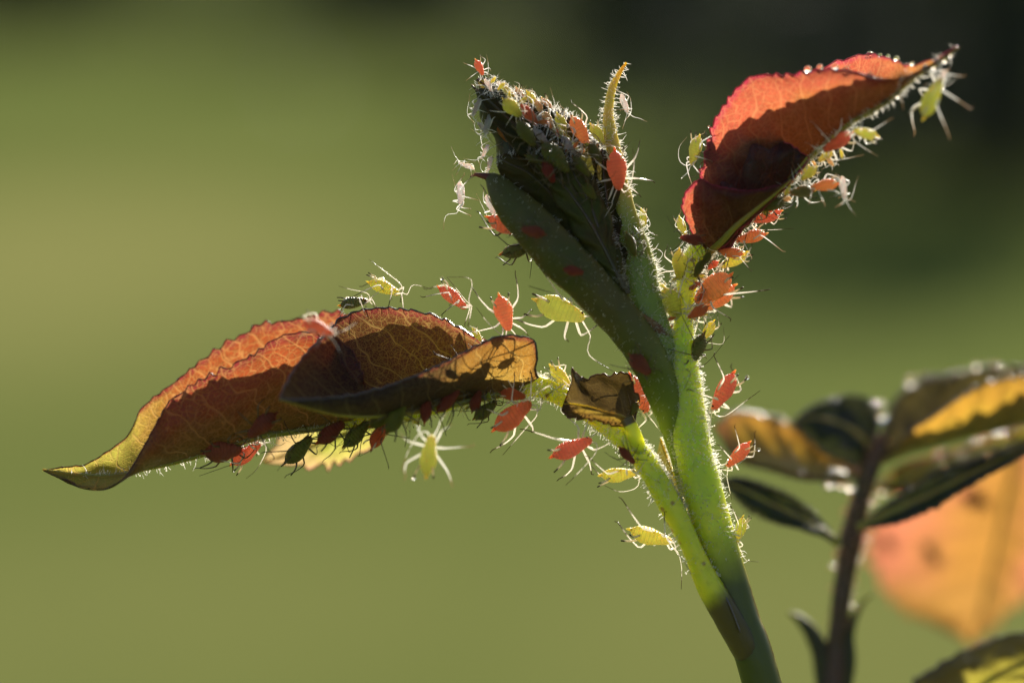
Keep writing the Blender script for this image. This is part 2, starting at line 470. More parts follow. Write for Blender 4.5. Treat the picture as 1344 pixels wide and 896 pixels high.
def leaflet(parent, far, mid, near, mat, teeth=(26, 26), amp=0.045, bulge=((0, 0, 0), (0, 0, 0)), marg='margin', rib='rib', ribr=(0.042, 0.01),
            nu=150, nh=9, quilt=0.019, gland=0.0, label=None, marg_r=0.0055, seed=1, name='leaflet', hairs=0, dew=(), rib_hairs=0):
    """a folded blade: far margin, midrib and near margin run from base to tip; each half arches by its bulge"""
    rnd = random.Random(seed)
    A, _ = resample(pts3(far), nu); B, L = resample(pts3(mid), nu); C, _ = resample(pts3(near), nu)
    rows, uvl, uvn, mf, mn, tips = [], [], [], [], [], []
    ph = [rnd.random() for _ in range(80)]
    for i in range(nu + 1):
        u = i / nu
        s = math.sin(math.pi * u) ** 0.7
        row = []
        halves = []
        for side, (E, bl, nt) in enumerate(((A, bulge[0], teeth[0]), (C, bulge[1], teeth[1]))):
            e = E[i]; b = B[i]
            m_ = b.lerp(e, 0.5) + V(*bl) * s
            out = (e - m_)
            w = out.length
            od = out.normalized() if w > 1e-5 else Vector((0, 0, 0))
            tooth = 0
            if nt:
                x = u * nt + side * 0.4 + 0.8 * noise.noise(Vector((u * nt * 0.45, seed * 3.1, side * 5.0)))
                k = math.floor(x); f = x - k
                saw = (f ** 1.3) if f < 0.8 else (1 - f) / 0.2 * 0.8 ** 1.3
                tooth = (saw - 0.35) * amp * (0.25 + 1.3 * ph[k % 80] ** 1.5) * min(1, w * 12) * (s ** 0.4)
                if 0 < u < 1 and 0.72 < f and (u * nt + side * .4 + nt / nu) % 1 < 0.3 and w > 0.05:
                    pass
            pts = []
            for j in range(nh + 1):
                v = j / nh
                q = (b * ((1 - v) * (1 - 2 * v)) + m_ * (4 * v * (1 - v)) + e * (v * (2 * v - 1)))
                q = q + od * tooth * v ** 5
                pts.append(q)
            halves.append((pts, tooth))
        pf, pn = halves[0][0], halves[1][0]
        line = list(reversed(pf)) + pn[1:]
        tw = Vector(line[0] - line[-1])
        # quilting between the side veins, and slow unevenness
        for j, q in enumerate(line):
            v = (j - nh) / nh
            k1 = line[min(j + 1, 2 * nh)] - line[max(j - 1, 0)]
            nr = k1.cross(B[min(i + 1, nu)] - B[max(i - 1, 0)])
            nr = nr.normalized() if nr.length > 1e-9 else Vector((0, 0, 0))
            av = abs(v)
            sv = (u * L - abs(v) * 0.35) / 0.27
            q2 = q + nr * (quilt * math.cos(2 * math.pi * sv) * math.sin(math.pi * min(av, .97)) * s + noise.noise(q * 3.0 + Vector((seed, 0, 0))) * quilt * 1.6 * av + noise.noise(q * 11.0) * quilt * 0.5 * av)
            row.append(q2)
            uvn.append((u, v))
        acc = [0.0] * (2 * nh + 1)
        for j in range(nh + 1, 2 * nh + 1):
            acc[j] = acc[j - 1] + (row[j] - row[j - 1]).length
        for j in range(nh - 1, -1, -1):
            acc[j] = acc[j + 1] - (row[j] - row[j + 1]).length
        uvl += [(u * L, a + (7.3 if False else 0)) for a in acc]
        rows.append(row)
        mf.append(row[0]); mn.append(row[-1])
    o = link(name, grid_mesh(name, rows, uvl, uvn), M[mat], parent)
    if label:
        o['label'] = label
    # margins: the thickened rim of the blade
    mb = MB()
    for line in (mf, mn):
        mb.tube(line, [marg_r * (0.7 + 0.6 * rnd.random()) for _ in line], seg=5)
    mb.build('margin', M[marg], o)
    path = [r[nh] for r in rows]
    mb = MB()
    mb.tube(path, [ribr[0] + (ribr[1] - ribr[0]) * (i / nu) for i in range(nu + 1)], seg=8)
    rib_o = mb.build('midrib', M[rib], o)
    if rib_hairs:
        scatter_hairs(rib_o.data, rib_hairs, 0.05, 0.0034, o, M['hair'], name='midrib_hairs', gland=0.1)
    if gland:
        mb = MB()
        for line, nt in ((mf, teeth[0]), (mn, teeth[1])):
            for k in range(1, max(nt, 1) - 0):
                if rnd.random() < gland:
                    i = min(nu, int((k - 0.25) / max(nt, 1) * nu))
                    mb.ball(line[i], marg_r * rnd.uniform(0.9, 2.3), 6)
        if mb.v:
            mb.build('tooth_glands', M['dew'], o, kind='stuff')
    if dew:
        mb = MB()
        for which, u0, u1, cnt, r in dew:
            line = mf if which == 'far' else mn if which == 'near' else path
            for _ in range(cnt):
                q = line[int(nu * rnd.uniform(u0, u1))]
                mb.ball(q + V(rnd.gauss(0, r * .5), rnd.gauss(0, r * .5) , -r * .5), r * rnd.uniform(.45, 1.25), 8)
        mb.build('dewdrops', M['dew'], o, kind='stuff')
    if hairs:
        crest = [(mf[i], 0) for i in range(0, nu + 1, 4)]
        scatter_hairs(o.data, hairs, 0.04, 0.003, o, M['hair'], bend=0.5, keep=lambda c: min((c - q).length for q, _ in crest) < 0.09)
    return o
# ------------------------------------------------------------------ the garden behind: lawn and low shrubs
GROUND = -58.0
k = NT('lawn')
ps = k.pos()
mp = k.n('Mapping'); k.put(mp.inputs['Vector'], ps); mp.inputs['Scale'].default_value = (0.35, 1.0, 1.0)
n1 = k.noise(mp.outputs[0], 0.012, 4.0, 0.65); n2 = k.noise(ps, 0.16, 4.0, 0.7); n3 = k.noise(ps, 1.6, 3.0, 0.7)
def sunlit(px, py, rx, ry):
    """a brighter, yellower stretch of lawn: fall of light painted into its colour"""
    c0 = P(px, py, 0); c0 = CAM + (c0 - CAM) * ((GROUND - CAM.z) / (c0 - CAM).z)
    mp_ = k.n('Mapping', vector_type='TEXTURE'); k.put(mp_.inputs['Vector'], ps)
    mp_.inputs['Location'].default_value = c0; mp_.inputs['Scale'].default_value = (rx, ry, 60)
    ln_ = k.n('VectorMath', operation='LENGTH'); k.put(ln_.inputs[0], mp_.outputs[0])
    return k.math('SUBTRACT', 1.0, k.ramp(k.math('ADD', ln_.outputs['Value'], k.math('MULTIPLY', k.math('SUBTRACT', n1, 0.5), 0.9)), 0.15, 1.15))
patch = k.math('MAXIMUM', sunlit(60, 330, 75, 190), k.math('MULTIPLY', sunlit(1050, 860, 45, 70), 0.5))  # pools of light on the grass, painted into the lawn colour
patch = k.math('MAXIMUM', patch, k.math('MULTIPLY', sunlit(150, 820, 60, 60), 0.45))
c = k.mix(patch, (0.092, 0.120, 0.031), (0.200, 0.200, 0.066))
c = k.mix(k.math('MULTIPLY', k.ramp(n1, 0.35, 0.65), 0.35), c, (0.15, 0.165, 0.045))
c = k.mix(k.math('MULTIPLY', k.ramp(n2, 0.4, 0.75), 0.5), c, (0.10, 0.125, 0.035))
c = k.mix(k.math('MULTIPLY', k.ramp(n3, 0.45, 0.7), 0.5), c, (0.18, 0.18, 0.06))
df = k.n('BsdfDiffuse'); k.put(df.inputs['Color'], c)
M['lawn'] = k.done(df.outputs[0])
def lawn():
    n = 70
    rows = []
    for i in range(n + 1):
        a = (i / n * 2 - 1); y = 9000 * abs(a) ** 2.2 * (1 if a > 0 else -1) + 300
        row = []
        for j in range(n + 1):
            b = (j / n * 2 - 1); x = 9000 * abs(b) ** 2.2 * (1 if b > 0 else -1)
            q = Vector((x, y, GROUND))
            q.z += noise.noise(Vector((x / 140, y / 140, 0))) * 1.2
            row.append(q)
        rows.append(row)
    me = grid_mesh('lawn', rows)
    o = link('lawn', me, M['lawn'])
    o['kind'] = 'structure'
lawn()
M['shrub_leaf'] = leaf_material('shrub_leaf', (0.05, 0.07, 0.025), (0.05, 0.07, 0.025), (0.05, 0.07, 0.025), (0.06, 0.08, 0.03), (0.022, 0.034, 0.022), (0.03, 0.04, 0.026), trans=0.25, rough=0.6)
M['shrub_stem'] = plain('shrub_stem', (0.06, 0.045, 0.03), 0.8, 0.2)
def shrub(px, base_py, rx, ry, h, count, seed, label, leafsize=5.0):
    ang = PITCH + math.atan((base_py - 448) / PXU / DIST)
    dist = (CAM.z - GROUND) / math.tan(ang)
    c = P(px, base_py, dist - DIST)
    for _ in range(5):      # slide along the sight line down to the grass
        t = (GROUND - CAM.z) / ((c - CAM).z); c = CAM + (c - CAM) * t
    rnd = random.Random(seed)
    root = thing('shrub', label, 'shrub', c, 'dark shrubs behind the lawn')
    mb = MB()
    for i in range(9):
        a = rnd.uniform(0, 6.28); e = Vector((math.cos(a) * rx * .6, math.sin(a) * ry * .6, h * rnd.uniform(.5, .9)))
        mb.tube([c + Vector((0, 0, -1)), c + e * .45 + Vector((0, 0, h * .1)), c + e], [1.0, .6, .2], seg=5)
    mb.build('stems', M['shrub_stem'], root)
    vs, fs = [], []
    for i in range(count):
        a = rnd.uniform(0, 6.283); r = abs(rnd.gauss(0, 0.5)); z = rnd.random() ** 0.8
        r *= (1.0 - 0.55 * z * z)
        q = c + Vector((math.cos(a) * r * rx, math.sin(a) * r * ry, z * h * max(0.25, 1 - 0.35 * r * r)))
        d = Vector((rnd.gauss(0, 1), rnd.gauss(0, 1), rnd.gauss(0, .7))).normalized()
        s = d.orthogonal().normalized() * leafsize * .32 * rnd.uniform(.6, 1.2)
        l = d * leafsize * rnd.uniform(.6, 1.2)
        b = len(vs)
        vs += [q, q + l * .5 + s, q + l, q + l * .5 - s]; fs.append((b, b + 1, b + 2, b + 3))
    me = bpy.data.meshes.new('crown'); me.from_pydata([tuple(v) for v in vs], [], fs)
    for nm in ('uv_len', 'uv_norm'):
        me.uv_layers.new(name=nm)
    o = link('crown', me, M['shrub_leaf'], root)
    o['kind'] = 'stuff'
shrub(1330, 255, 84, 45, 70, 4200, 1, 'dark blurred shrub at the upper right corner of the garden background')
shrub(1110, 200, 62, 45, 66, 4200, 2, 'dark blurred shrub behind the tip of the upper right red leaf')
shrub(860, 120, 80, 50, 60, 3600, 3, 'dim blurred shrub on the lawn edge behind the bud and red leaf', 6)
shrub(520, 55, 120, 50, 60, 4200, 4, 'dim blurred shrub on the far lawn edge above the bud', 6)
shrub(40, 42, 120, 50, 60, 4200, 5, 'dim blurred shrub on the far lawn edge at the upper left', 6)

# ------------------------------------------------------------------ the infested rose shoot
rose = thing('rose_shoot', 'sharp young rose shoot with green stem, red leaves and a leafy bud, covered in aphids', 'rose shoot', P(1300, 9000, 0))
stem = flat_tube([(1330, 9300, 6, 90, 90), (1290, 6000, 4, 80, 80), (1220, 3000, 2, 70, 70), (1100, 1500, .6, 60, 60), (1035, 1010, .15, 52, 50), (1001, 896, 0.05, 50, 48), (972, 811, 0.02, 50, 46),
                  (948, 735, 0, 50, 44), (928, 665, 0, 52, 44), (912, 600, 0, 50, 42), (899, 540, 0, 50, 40), (893, 490, 0, 50, 38), (896, 455, 0, 34, 32),
                  (898, 420, 0.02, 25, 26), (900, 390, 0.05, 24, 24), (904, 355, 0.1, 27, 26), (918, 328, 0.12, 28, 26), (935, 308, 0.15, 24, 22)], n=170, seg=28, wob=0.004)
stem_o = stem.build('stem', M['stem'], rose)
scatter_hairs(stem_o.data, 4600, 0.042, 0.003, stem_o, M['hair'], gland=0.3, zmin=-2.0)
# leaf stalk on the left, running on as the stalk of the leaflets
pet = flat_tube([(1012, 925, 0.05, 20, 24), (996, 885, 0.03, 34, 38), (978, 845, -0.01, 42, 42), (955, 806, -0.07, 40, 38), (930, 765, -0.12, 33, 34), (908, 720, -0.14, 29, 30), (885, 672, -0.15, 30, 28), (860, 628, -0.14, 31, 28), (835, 592, -0.12, 32, 28),
                 (805, 564, -0.08, 30, 26), (770, 538, -0.02, 26, 24), (736, 519, 0, 25, 24), (700, 506, 0, 26, 24), (655, 510, 0.05, 24, 22), (600, 524, 0.08, 22, 20), (540, 540, 0.06, 20, 18), (480, 552, 0.03, 17, 15), (430, 559, 0.0, 14, 12)],
                n=110, seg=22, wob=0.004, seed=4)
pet_o = pet.build('leaf_stalk', M['stalk'], rose)
scatter_hairs(pet_o.data, 3400, 0.042, 0.003, pet_o, M['hair'], gland=0.3, zmin=-2.0)
# winged stipules along the stalk
def wing(inner, outer, mat, name, marg, hairs=160, label=None):
    n = 60
    A, _ = resample(pts3(inner), n); B, L = resample(pts3(outer), n)
    rows, uvl, uvn = [], [], []
    for i in range(n + 1):
        w = (B[i] - A[i]).length
        rows.append([A[i].lerp(B[i], j / 5) + CF * (0.02 * math.sin(j / 5 * 3.14)) + V(0, 0, noise.noise(A[i] * 5) * 0.01) for j in range(6)])
        uvl += [(i / n * L, w * j / 5) for j in range(6)]; uvn += [(i / n, j / 5) for j in range(6)]
    o = link(name, grid_mesh(name, rows, uvl, uvn), M[mat], rose)
    mb = MB(); mb.tube([r[-1] for r in rows], 0.008, seg=5); mb.build('margin', M[marg], o)
    mb = MB()
    rnd = random.Random(3)
    for i in range(hairs):
        q = rows[int(n * .72 * rnd.random())][-1]
        d = V(rnd.uniform(.3, 1), rnd.uniform(-.1, .9), rnd.gauss(0, .5)).normalized() * rnd.uniform(.025, .055)
        mb.tube([q, q + d], [0.003, 0.002], seg=3, cap=False); mb.ball(q + d, rnd.uniform(.006, .012), 5)
    mb.build('hairs', M['hair'], o, kind='stuff')
    return o
wing([(852, 612, -0.1), (868, 640, -.12), (884, 670, -.12), (898, 700, -.12), (915, 730, -.12), (940, 775, -.1), (962, 815, -.05)],
     [(858, 601, -0.05), (873, 625, -0.03), (887, 652, -0.03), (898, 676, -0.03), (909, 702, -.03), (920, 724, -.05), (936, 752, -.12), (957, 792, -.2), (972, 830, -.2)], 'leaf_bottle', 'stipule', 'margin_dark', 190)
wing([(858, 615, 0.1), (880, 650, .1), (900, 690, .1), (925, 740, .05)], [(867, 575, 0.25), (876, 600, .25), (889, 635, .22), (900, 667, .2), (914, 702, .16), (928, 735, .1)], 'leaf_lime', 'stipule', 'rib', 170)

# the terminal leaflet of the left leaf, folded along its midrib, tip to the left
tm = [(470, 552, 0.05), (430, 559, 0), (380, 566, 0), (340, 573, 0), (290, 588, 0), (253, 600, 0), (218, 609, 0.0), (190, 615, 0), (165, 621, 0), (130, 624, 0), (95, 621, 0), (56, 616, 0)]
tf = [(470, 552, 0.05), (480, 480, 0.35), (470, 425, 0.48), (440, 408, 0.5), (400, 417, 0.5), (368, 422, .5), (338, 425, 0.5), (325, 436, .48), (300, 447, 0.46), (260, 476, .42), (231, 500, 0.4), (206, 518, 0.37), (184, 538, 0.34), (178, 552, .32), (167, 572, .28), (147, 588, 0.22), (113, 609, 0.14), (85, 613, .06), (56, 616, 0)]
tn = [(470, 552, 0.05), (478, 500, -0.22), (455, 452, -0.2), (410, 436, -0.24), (378, 439, -0.26), (353, 449, -0.28), (338, 461, -.29), (320, 472, -.3), (288, 486, -0.3), (262, 499, -.3), (240, 514, -0.3), (221, 528, -0.3), (206, 553, -0.34), (188, 587, -0.3), (170, 618, -0.27), (155, 632, -0.22), (138, 640, -.18), (115, 641, -0.14), (95, 635, -0.08), (56, 616, 0)]
leaflet(rose, tf, tm, tn, 'leaf_red', teeth=(32, 34), amp=0.065, bulge=((-0.02, -0.06, 0.12), (0.02, -0.1, -0.16)), marg='margin', gland=0.5, nu=230, nh=11, label='drooping red terminal leaflet with yellow tip at the far left', seed=11, rib_hairs=500)

# the near side leaflet: dark far half, golden near half with a rolled shiny edge
lm = [(712, 503, 0.0), (680, 512, -.04), (640, 520, -0.10), (600, 529, -.16), (560, 537, -0.24), (520, 543, -0.34), (480, 546, -0.48), (440, 543, -0.62), (405, 535, -0.76), (367, 524, -0.92)]
lf = [(712, 503, 0.0), (690, 480, 0.10), (660, 460, 0.16), (632, 447, 0.2), (605, 431, 0.22), (580, 418, 0.22), (555, 410, 0.2), (525, 405, 0.16), (497, 404, 0.1), (470, 408, 0.0), (450, 416, -0.1), (436, 428, -.2), (424, 441, -0.3), (408, 456, -0.42), (395, 471, -0.54), (382, 491, -.68), (372, 510, -.82), (367, 524, -0.92)]
ln = [(712, 503, 0.0), (703, 487, -0.10), (705, 467, -0.17), (700, 446, -0.22), (682, 441, -.26), (661, 440, -0.30), (643, 445, -0.34), (618, 457, -0.38), (590, 472, -0.44), (561, 486, -0.5), (533, 498, -0.58), (500, 509, -0.66), (465, 518, -0.74), (430, 522, -0.82), (400, 524, -.88), (367, 524, -0.92)]
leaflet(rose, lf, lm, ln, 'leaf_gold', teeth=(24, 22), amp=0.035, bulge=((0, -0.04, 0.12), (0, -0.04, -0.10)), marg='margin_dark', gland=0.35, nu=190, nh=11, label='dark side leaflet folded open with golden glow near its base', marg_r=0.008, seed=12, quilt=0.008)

# the opposite side leaflet, mostly hidden, yellow teeth below
om = [(700, 507, 0.2), (640, 512, 0.5), (580, 528, 0.75), (520, 545, 0.9), (460, 565, 1.0), (400, 588, 1.05), (345, 606, 1.1)]
of_ = [(700, 507, 0.2), (665, 462, 0.30), (625, 446, 0.33), (585, 423, 0.33), (550, 413, 0.33), (510, 410, 0.33), (470, 415, 0.36), (430, 450, 0.5), (390, 540, 0.85), (345, 606, 1.1)]
on = [(700, 507, 0.2), (640, 518, 0.5), (570, 532, 0.75), (525, 550, 0.85), (500, 574, 0.9), (476, 593, 0.94), (446, 607, 0.98), (418, 610, 1.0), (385, 609, 1.05), (345, 606, 1.1)]
leaflet(rose, of_, om, on, 'leaf_cream', teeth=(16, 18), amp=0.15, bulge=((0, 0, 0.1), (0, 0, -0.05)), marg='margin_pink', label='blurred yellow leaflet with pink teeth behind the dark side leaflet', seed=13)

# small brown leaflet on the stalk
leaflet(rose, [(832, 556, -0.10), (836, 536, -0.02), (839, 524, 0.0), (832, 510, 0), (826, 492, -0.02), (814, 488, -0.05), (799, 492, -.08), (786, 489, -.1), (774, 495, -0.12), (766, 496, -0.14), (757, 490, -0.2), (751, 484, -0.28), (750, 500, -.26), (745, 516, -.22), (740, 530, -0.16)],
        [(832, 556, -0.10), (815, 545, -0.2), (795, 540, -0.24), (770, 533, -0.26), (752, 530, -0.22), (740, 530, -0.16)],
        [(832, 556, -0.10), (816, 560, -0.14), (798, 556, -0.20), (780, 550, -0.24), (760, 549, -.24), (745, 546, -0.22), (738, 538, -.2), (740, 530, -0.16)],
        'leaf_stipule', teeth=(15, 9), amp=0.045, bulge=((0, 0.03, 0.02), (0, 0, -0.03)), marg='margin', label='small brown crinkled leaflet on the leaf stalk beside the stem', seed=14, nu=110, ribr=(0.012, 0.006), quilt=0.015)

mb = flat_tube([(822, 548, -0.2, 16, 8), (829, 562, -0.21, 17, 9), (836, 580, -0.2, 18, 10), (846, 604, -0.15, 12, 10)], n=20, seg=12, wob=0.003)
mb.build('leaflet_stalk', M['stalk'], rose)
# the upper right leaf: big glowing near half, far half behind, tip to the upper right
rm = [(932, 325, 0.15), (954, 318, 0.1), (985, 283, 0.02), (1010, 262, -0.05), (1035, 238, -0.12), (1062, 208, -0.22), (1090, 184, -0.35), (1119, 160, -0.50), (1141, 148, -0.60), (1166, 132, -.67), (1188, 113, -0.75), (1207, 98, -0.8), (1232, 82, -0.85), (1258, 62, -0.9)]
rn = [(932, 325, 0.15), (918, 290, -0.05), (915, 250, -0.16), (921, 222, -0.2), (925, 205, -0.22), (930, 184, -0.24), (938, 159, -0.26), (952, 136, -0.3), (969, 116, -0.34), (986, 101, -0.38), (1007, 98, -0.42), (1032, 98, -0.47), (1055, 95, -0.52), (1080, 90, -0.58), (1105, 92, -0.64), (1130, 97, -.72), (1155, 102, -.75), (1178, 104, -0.78), (1200, 97, -0.82), (1225, 84, -0.86), (1258, 62, -0.9)]
rf = [(932, 325, 0.15), (938, 255, 0.26), (948, 190, 0.34), (972, 140, 0.30), (1010, 112, 0.2), (1055, 98, 0.06), (1097, 82, -0.1), (1126, 73, -0.2), (1148, 72, -0.32), (1172, 79, -0.48), (1191, 87, -0.62), (1210, 84, -0.74), (1235, 75, -0.84), (1258, 62, -0.9)]
leaflet(rose, rf, rm, rn, 'leaf_pink', teeth=(20, 30), amp=0.05, bulge=((0.04, -0.02, 0.14), (-0.02, 0.02, -0.14)), marg='margin_pink', gland=0.8, nu=230, nh=11, label='glowing red leaf folded lengthwise with toothed pink edge, at the upper right', seed=15, rib_hairs=1300, dew=(('near', .62, .97, 9, .03), ('far', .55, .97, 12, .03), ('mid', .55, .97, 22, .03)))
# two dark leaflets folded in front of its base
leaflet(rose, [(932, 327, 0.1), (928, 270, 0.0), (938, 222, -0.08), (952, 198, -0.14), (972, 188, -0.2), (990, 180, -0.26), (1012, 179, -0.32), (1035, 188, -0.36), (1060, 206, -0.36)],
        [(932, 327, 0.1), (955, 312, 0.0), (985, 282, -0.12), (1015, 255, -0.22), (1040, 230, -0.3), (1060, 206, -0.36)],
        [(932, 327, 0.1), (955, 322, -0.1), (982, 290, -0.2), (1012, 262, -0.28), (1040, 234, -0.34), (1060, 206, -0.36)],
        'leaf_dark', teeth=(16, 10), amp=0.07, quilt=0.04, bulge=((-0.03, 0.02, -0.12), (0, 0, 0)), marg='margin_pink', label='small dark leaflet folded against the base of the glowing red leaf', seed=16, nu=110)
leaflet(rose, [(930, 330, 0.05), (912, 312, -0.02), (903, 296, -0.08), (896, 276, -0.12), (898, 262, -0.15), (905, 249, -0.2), (919, 235, -0.26), (934, 242, -0.34), (962, 248, -0.42), (1000, 251, -0.46), (1038, 236, -0.45)],
        [(930, 330, 0.05), (945, 318, -0.1), (962, 300, -0.22), (985, 280, -0.32), (1012, 258, -0.4), (1038, 236, -0.45)],
        [(930, 330, 0.05), (950, 324, -0.1), (968, 304, -0.2), (990, 284, -0.28), (1014, 262, -0.36), (1038, 236, -0.45)],
        'leaf_pink', teeth=(20, 8), amp=0.035, bulge=((-0.04, 0.0, -0.14), (0, 0, 0)), marg='margin_pink', label='small crimson-edged leaflet lowest on the upper right leaf stalk', seed=17, nu=120)

M['leaf_young'] = leaf_material('leaf_young', (0.42, 0.46, 0.05), (0.45, 0.36, 0.05), (0.45, 0.30, 0.06), (0.5, 0.5, 0.12), (0.085, 0.095, 0.025), (0.10, 0.07, 0.028), trans=0.4, vein_amt=0.5, spec=0.15, rough=0.5)
# the leafy bud: bract in front, packed young leaflets, curved sepal
bract = flat_tube([(636, 229, -0.12, 3, 4), (649, 238, -0.2, 24, 12), (668, 263, -0.3, 44, 24), (697, 294, -0.34, 54, 30), (731, 331, -0.34, 58, 34), (763, 363, -0.32, 58, 36), (795, 398, -0.28, 57, 38), (827, 436, -0.22, 54, 40), (856, 480, -0.14, 50, 42), (876, 530, -0.04, 42, 36), (890, 585, 0.04, 34, 26), (903, 650, 0.12, 24, 14)], n=110, seg=26, wob=0.008, seed=9, sq=1.55)
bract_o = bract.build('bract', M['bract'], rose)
bract_o['label'] = 'broad dull green bract in shade in front of the bud'
scatter_hairs(bract_o.data, 900, 0.028, 0.0024, bract_o, M['hair'])
bspike = MB(); bspike.tube(pts3([(650, 236, -.18), (636, 231, -.14), (624, 229, -.1), (617, 232, -.08)]), [.05, .03, .016, .005], seg=7)
bspike.build('bract_tip', M['margin'], bract_o)
core = flat_tube([(622, 116, 0.0, 6, 6), (640, 130, 0.02, 34, 26), (668, 165, 0.1, 66, 46), (702, 205, 0.18, 98, 60), (742, 255, 0.2, 118, 66), (778, 305, 0.2, 106, 62), (800, 345, 0.22, 70, 46), (824, 392, 0.22, 40, 34), (850, 445, 0.12, 26, 28), (874, 500, 0.05, 24, 26)], n=90, seg=26, wob=0.02, seed=2)
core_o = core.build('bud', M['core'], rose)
for i, (tip, e1, e2, e3, base, dd, w) in enumerate([
        ((619, 112), (650, 140), (690, 178), (745, 240), (812, 372), -0.16, 20), ((626, 104), (660, 128), (704, 160), (765, 218), (822, 380), -0.02, 24),
        ((640, 118), (680, 150), (722, 186), (772, 240), (822, 360), 0.2, 22), ((652, 205), (668, 215), (700, 232), (746, 280), (808, 368), -0.22, 26), ((790, 196), (792, 225), (796, 262), (800, 306), (826, 384), -0.08, 20),
        ((692, 196), (716, 220), (748, 254), (780, 302), (820, 380), -0.30, 17), ((742, 204), (754, 230), (772, 264), (790, 310), (824, 386), -0.27, 15)]):
    mid = [(base[0], base[1], dd), (e3[0], e3[1], dd), (e2[0], e2[1], dd), (e1[0], e1[1], dd), (tip[0], tip[1], dd + 0.05)]
    far = [(base[0], base[1], dd), (e3[0] + w, e3[1] - w * .7, dd + 0.22), (e2[0] + w, e2[1] - w * .7, dd + 0.22), (e1[0] + w * .6, e1[1] - w * .45, dd + 0.15), (tip[0], tip[1], dd + 0.05)]
    near = [(base[0], base[1], dd), (e3[0] - w * 1.1, e3[1] + w * .9, dd + 0.1), (e2[0] - w * .9, e2[1] + w * .8, dd + 0.08), (e1[0] - w * .5, e1[1] + w * .5, dd + 0.06), (tip[0], tip[1], dd + 0.05)]
    leaflet(rose, far, mid, near, 'leaf_bud' if i < 5 else 'leaf_young', teeth=(18, 18), amp=0.03, bulge=((0.02, 0.02, -0.06), (-0.02, -0.02, -0.06)), marg='margin_brown', rib='rib_dark', ribr=(0.025, 0.008), nu=110, seed=30 + i, name='bud_leaflet', quilt=0.03, hairs=(600, 800, 1000, 300, 200, 260, 260)[i], label='dark young leaflet packed in the bud')
strap = flat_tube([(822, 82, 0.02, 2, 2), (812, 98, 0.03, 6, 4), (803, 118, 0.04, 10, 7), (799, 146, 0.05, 13, 9), (801, 174, 0.06, 16, 10), (806, 200, 0.08, 19, 12), (814, 240, 0.08, 23, 14), (821, 280, 0.05, 28, 18), (830, 320, 0.02, 40, 24), (838, 356, 0.0, 50, 30), (846, 395, -0.02, 48, 32), (860, 440, -0.03, 44, 34), (880, 490, 0.0, 36, 34), (895, 540, 0.02, 26, 30)], n=100, seg=20, wob=0.004, seed=6)
strap_o = strap.build('sepal', M['strap'], rose)
strap_o['label'] = 'thin curved hairy sepal rising right of the bud'
scatter_hairs(strap_o.data, 3000, 0.05, 0.003, strap_o, M['hair'], gland=0.1)
sp = flat_tube([(838, 408, -0.2, 2, 2), (850, 420, -0.16, 9, 6), (862, 432, -0.12, 16, 10), (872, 446, -0.08, 18, 12), (878, 462, -0.02, 12, 10)], n=24, seg=12, wob=0.004)
sp_o = sp.build('stipule', M['stipule_brown'], rose)
sp_o['label'] = 'small brown pointed stipule in the fork'
scatter_hairs(sp_o.data, 260, 0.05, 0.003, sp_o, M['hair'])

# ------------------------------------------------------------------ the blurred second shoot
r2 = thing('rose_shoot', 'blurred second rose shoot with brown stem and dewy amber leaves, behind at the right edge', 'rose shoot', P(1120, 9000, 4))
D2 = 2.3
s2 = flat_tube([(1060, 9900, 5, 60, 60), (1060, 3000, 3.4, 46, 46), (1080, 1300, D2, 34, 34), (1094, 896, D2, 30, 30), (1102, 810, D2, 30, 30), (1112, 740, D2, 31, 30), (1124, 680, D2, 32, 30), (1136, 630, D2, 30, 30), (1150, 595, D2, 26, 26), (1162, 570, D2, 14, 14)], n=90, seg=18)
s2_o = s2.build('stem', M['stem_brown'], r2)
scatter_hairs(s2_o.data, 500, 0.05, 0.005, s2_o, M['hair_red'], zmin=-3.4)
for pts in ([(1034, 803, D2, 2, 2), (1048, 811, D2, 9, 5), (1064, 828, D2, 15, 8), (1076, 852, D2, 18, 10), (1082, 885, D2, 20, 12), (1084, 930, D2, 14, 12)],
            [(1145, 779, D2, 2, 2), (1134, 789, D2, 4, 3), (1122, 808, D2, 8, 5), (1114, 832, D2, 12, 6), (1112, 870, D2, 16, 9), (1104, 930, D2, 12, 10)]):
    flat_tube([(a_, b_, c_, w_ * 1.5, t_ * 1.3) for a_, b_, c_, w_, t_ in pts], n=30, seg=12, wob=0.003).build('stipule', M['core'], r2)
def blur_leaf(far, mid, near, d, mat, label, seed, df=0.5, dn=-0.4, marg='margin_dark', gland=0.5, teeth=(20, 20), amp=0.06, dew=()):
    g = lambda L, e: [(p[0], p[1], d + (p[2] if len(p) > 2 else 0) + e * math.sin(math.pi * i / (len(L) - 1))) for i, p in enumerate(L)]
    return leaflet(r2, g(far, df), g(mid, 0), g(near, dn), mat, teeth=teeth, amp=amp, bulge=((0, 0, .08), (0, 0, -.08)), marg=marg, gland=gland, label=label, seed=seed, nu=120, marg_r=0.012, dew=dew)
blur_leaf([(1128, 632), (1115, 606), (1080, 578), (1040, 558), (1000, 545), (965, 540), (938, 560)], [(1128, 632), (1100, 622), (1060, 618), (1010, 606), (965, 590), (938, 562)],
          [(1128, 632), (1100, 632), (1060, 628), (1010, 618), (965, 600), (938, 562)], D2, 'leaf_amber', 'amber leaflet with glittering dewy edge beside the sharp stem', 41, df=.45, dn=-.15, gland=0.3, dew=(('far', .08, .6, 40, .05), ('near', .02, .25, 8, .05)))
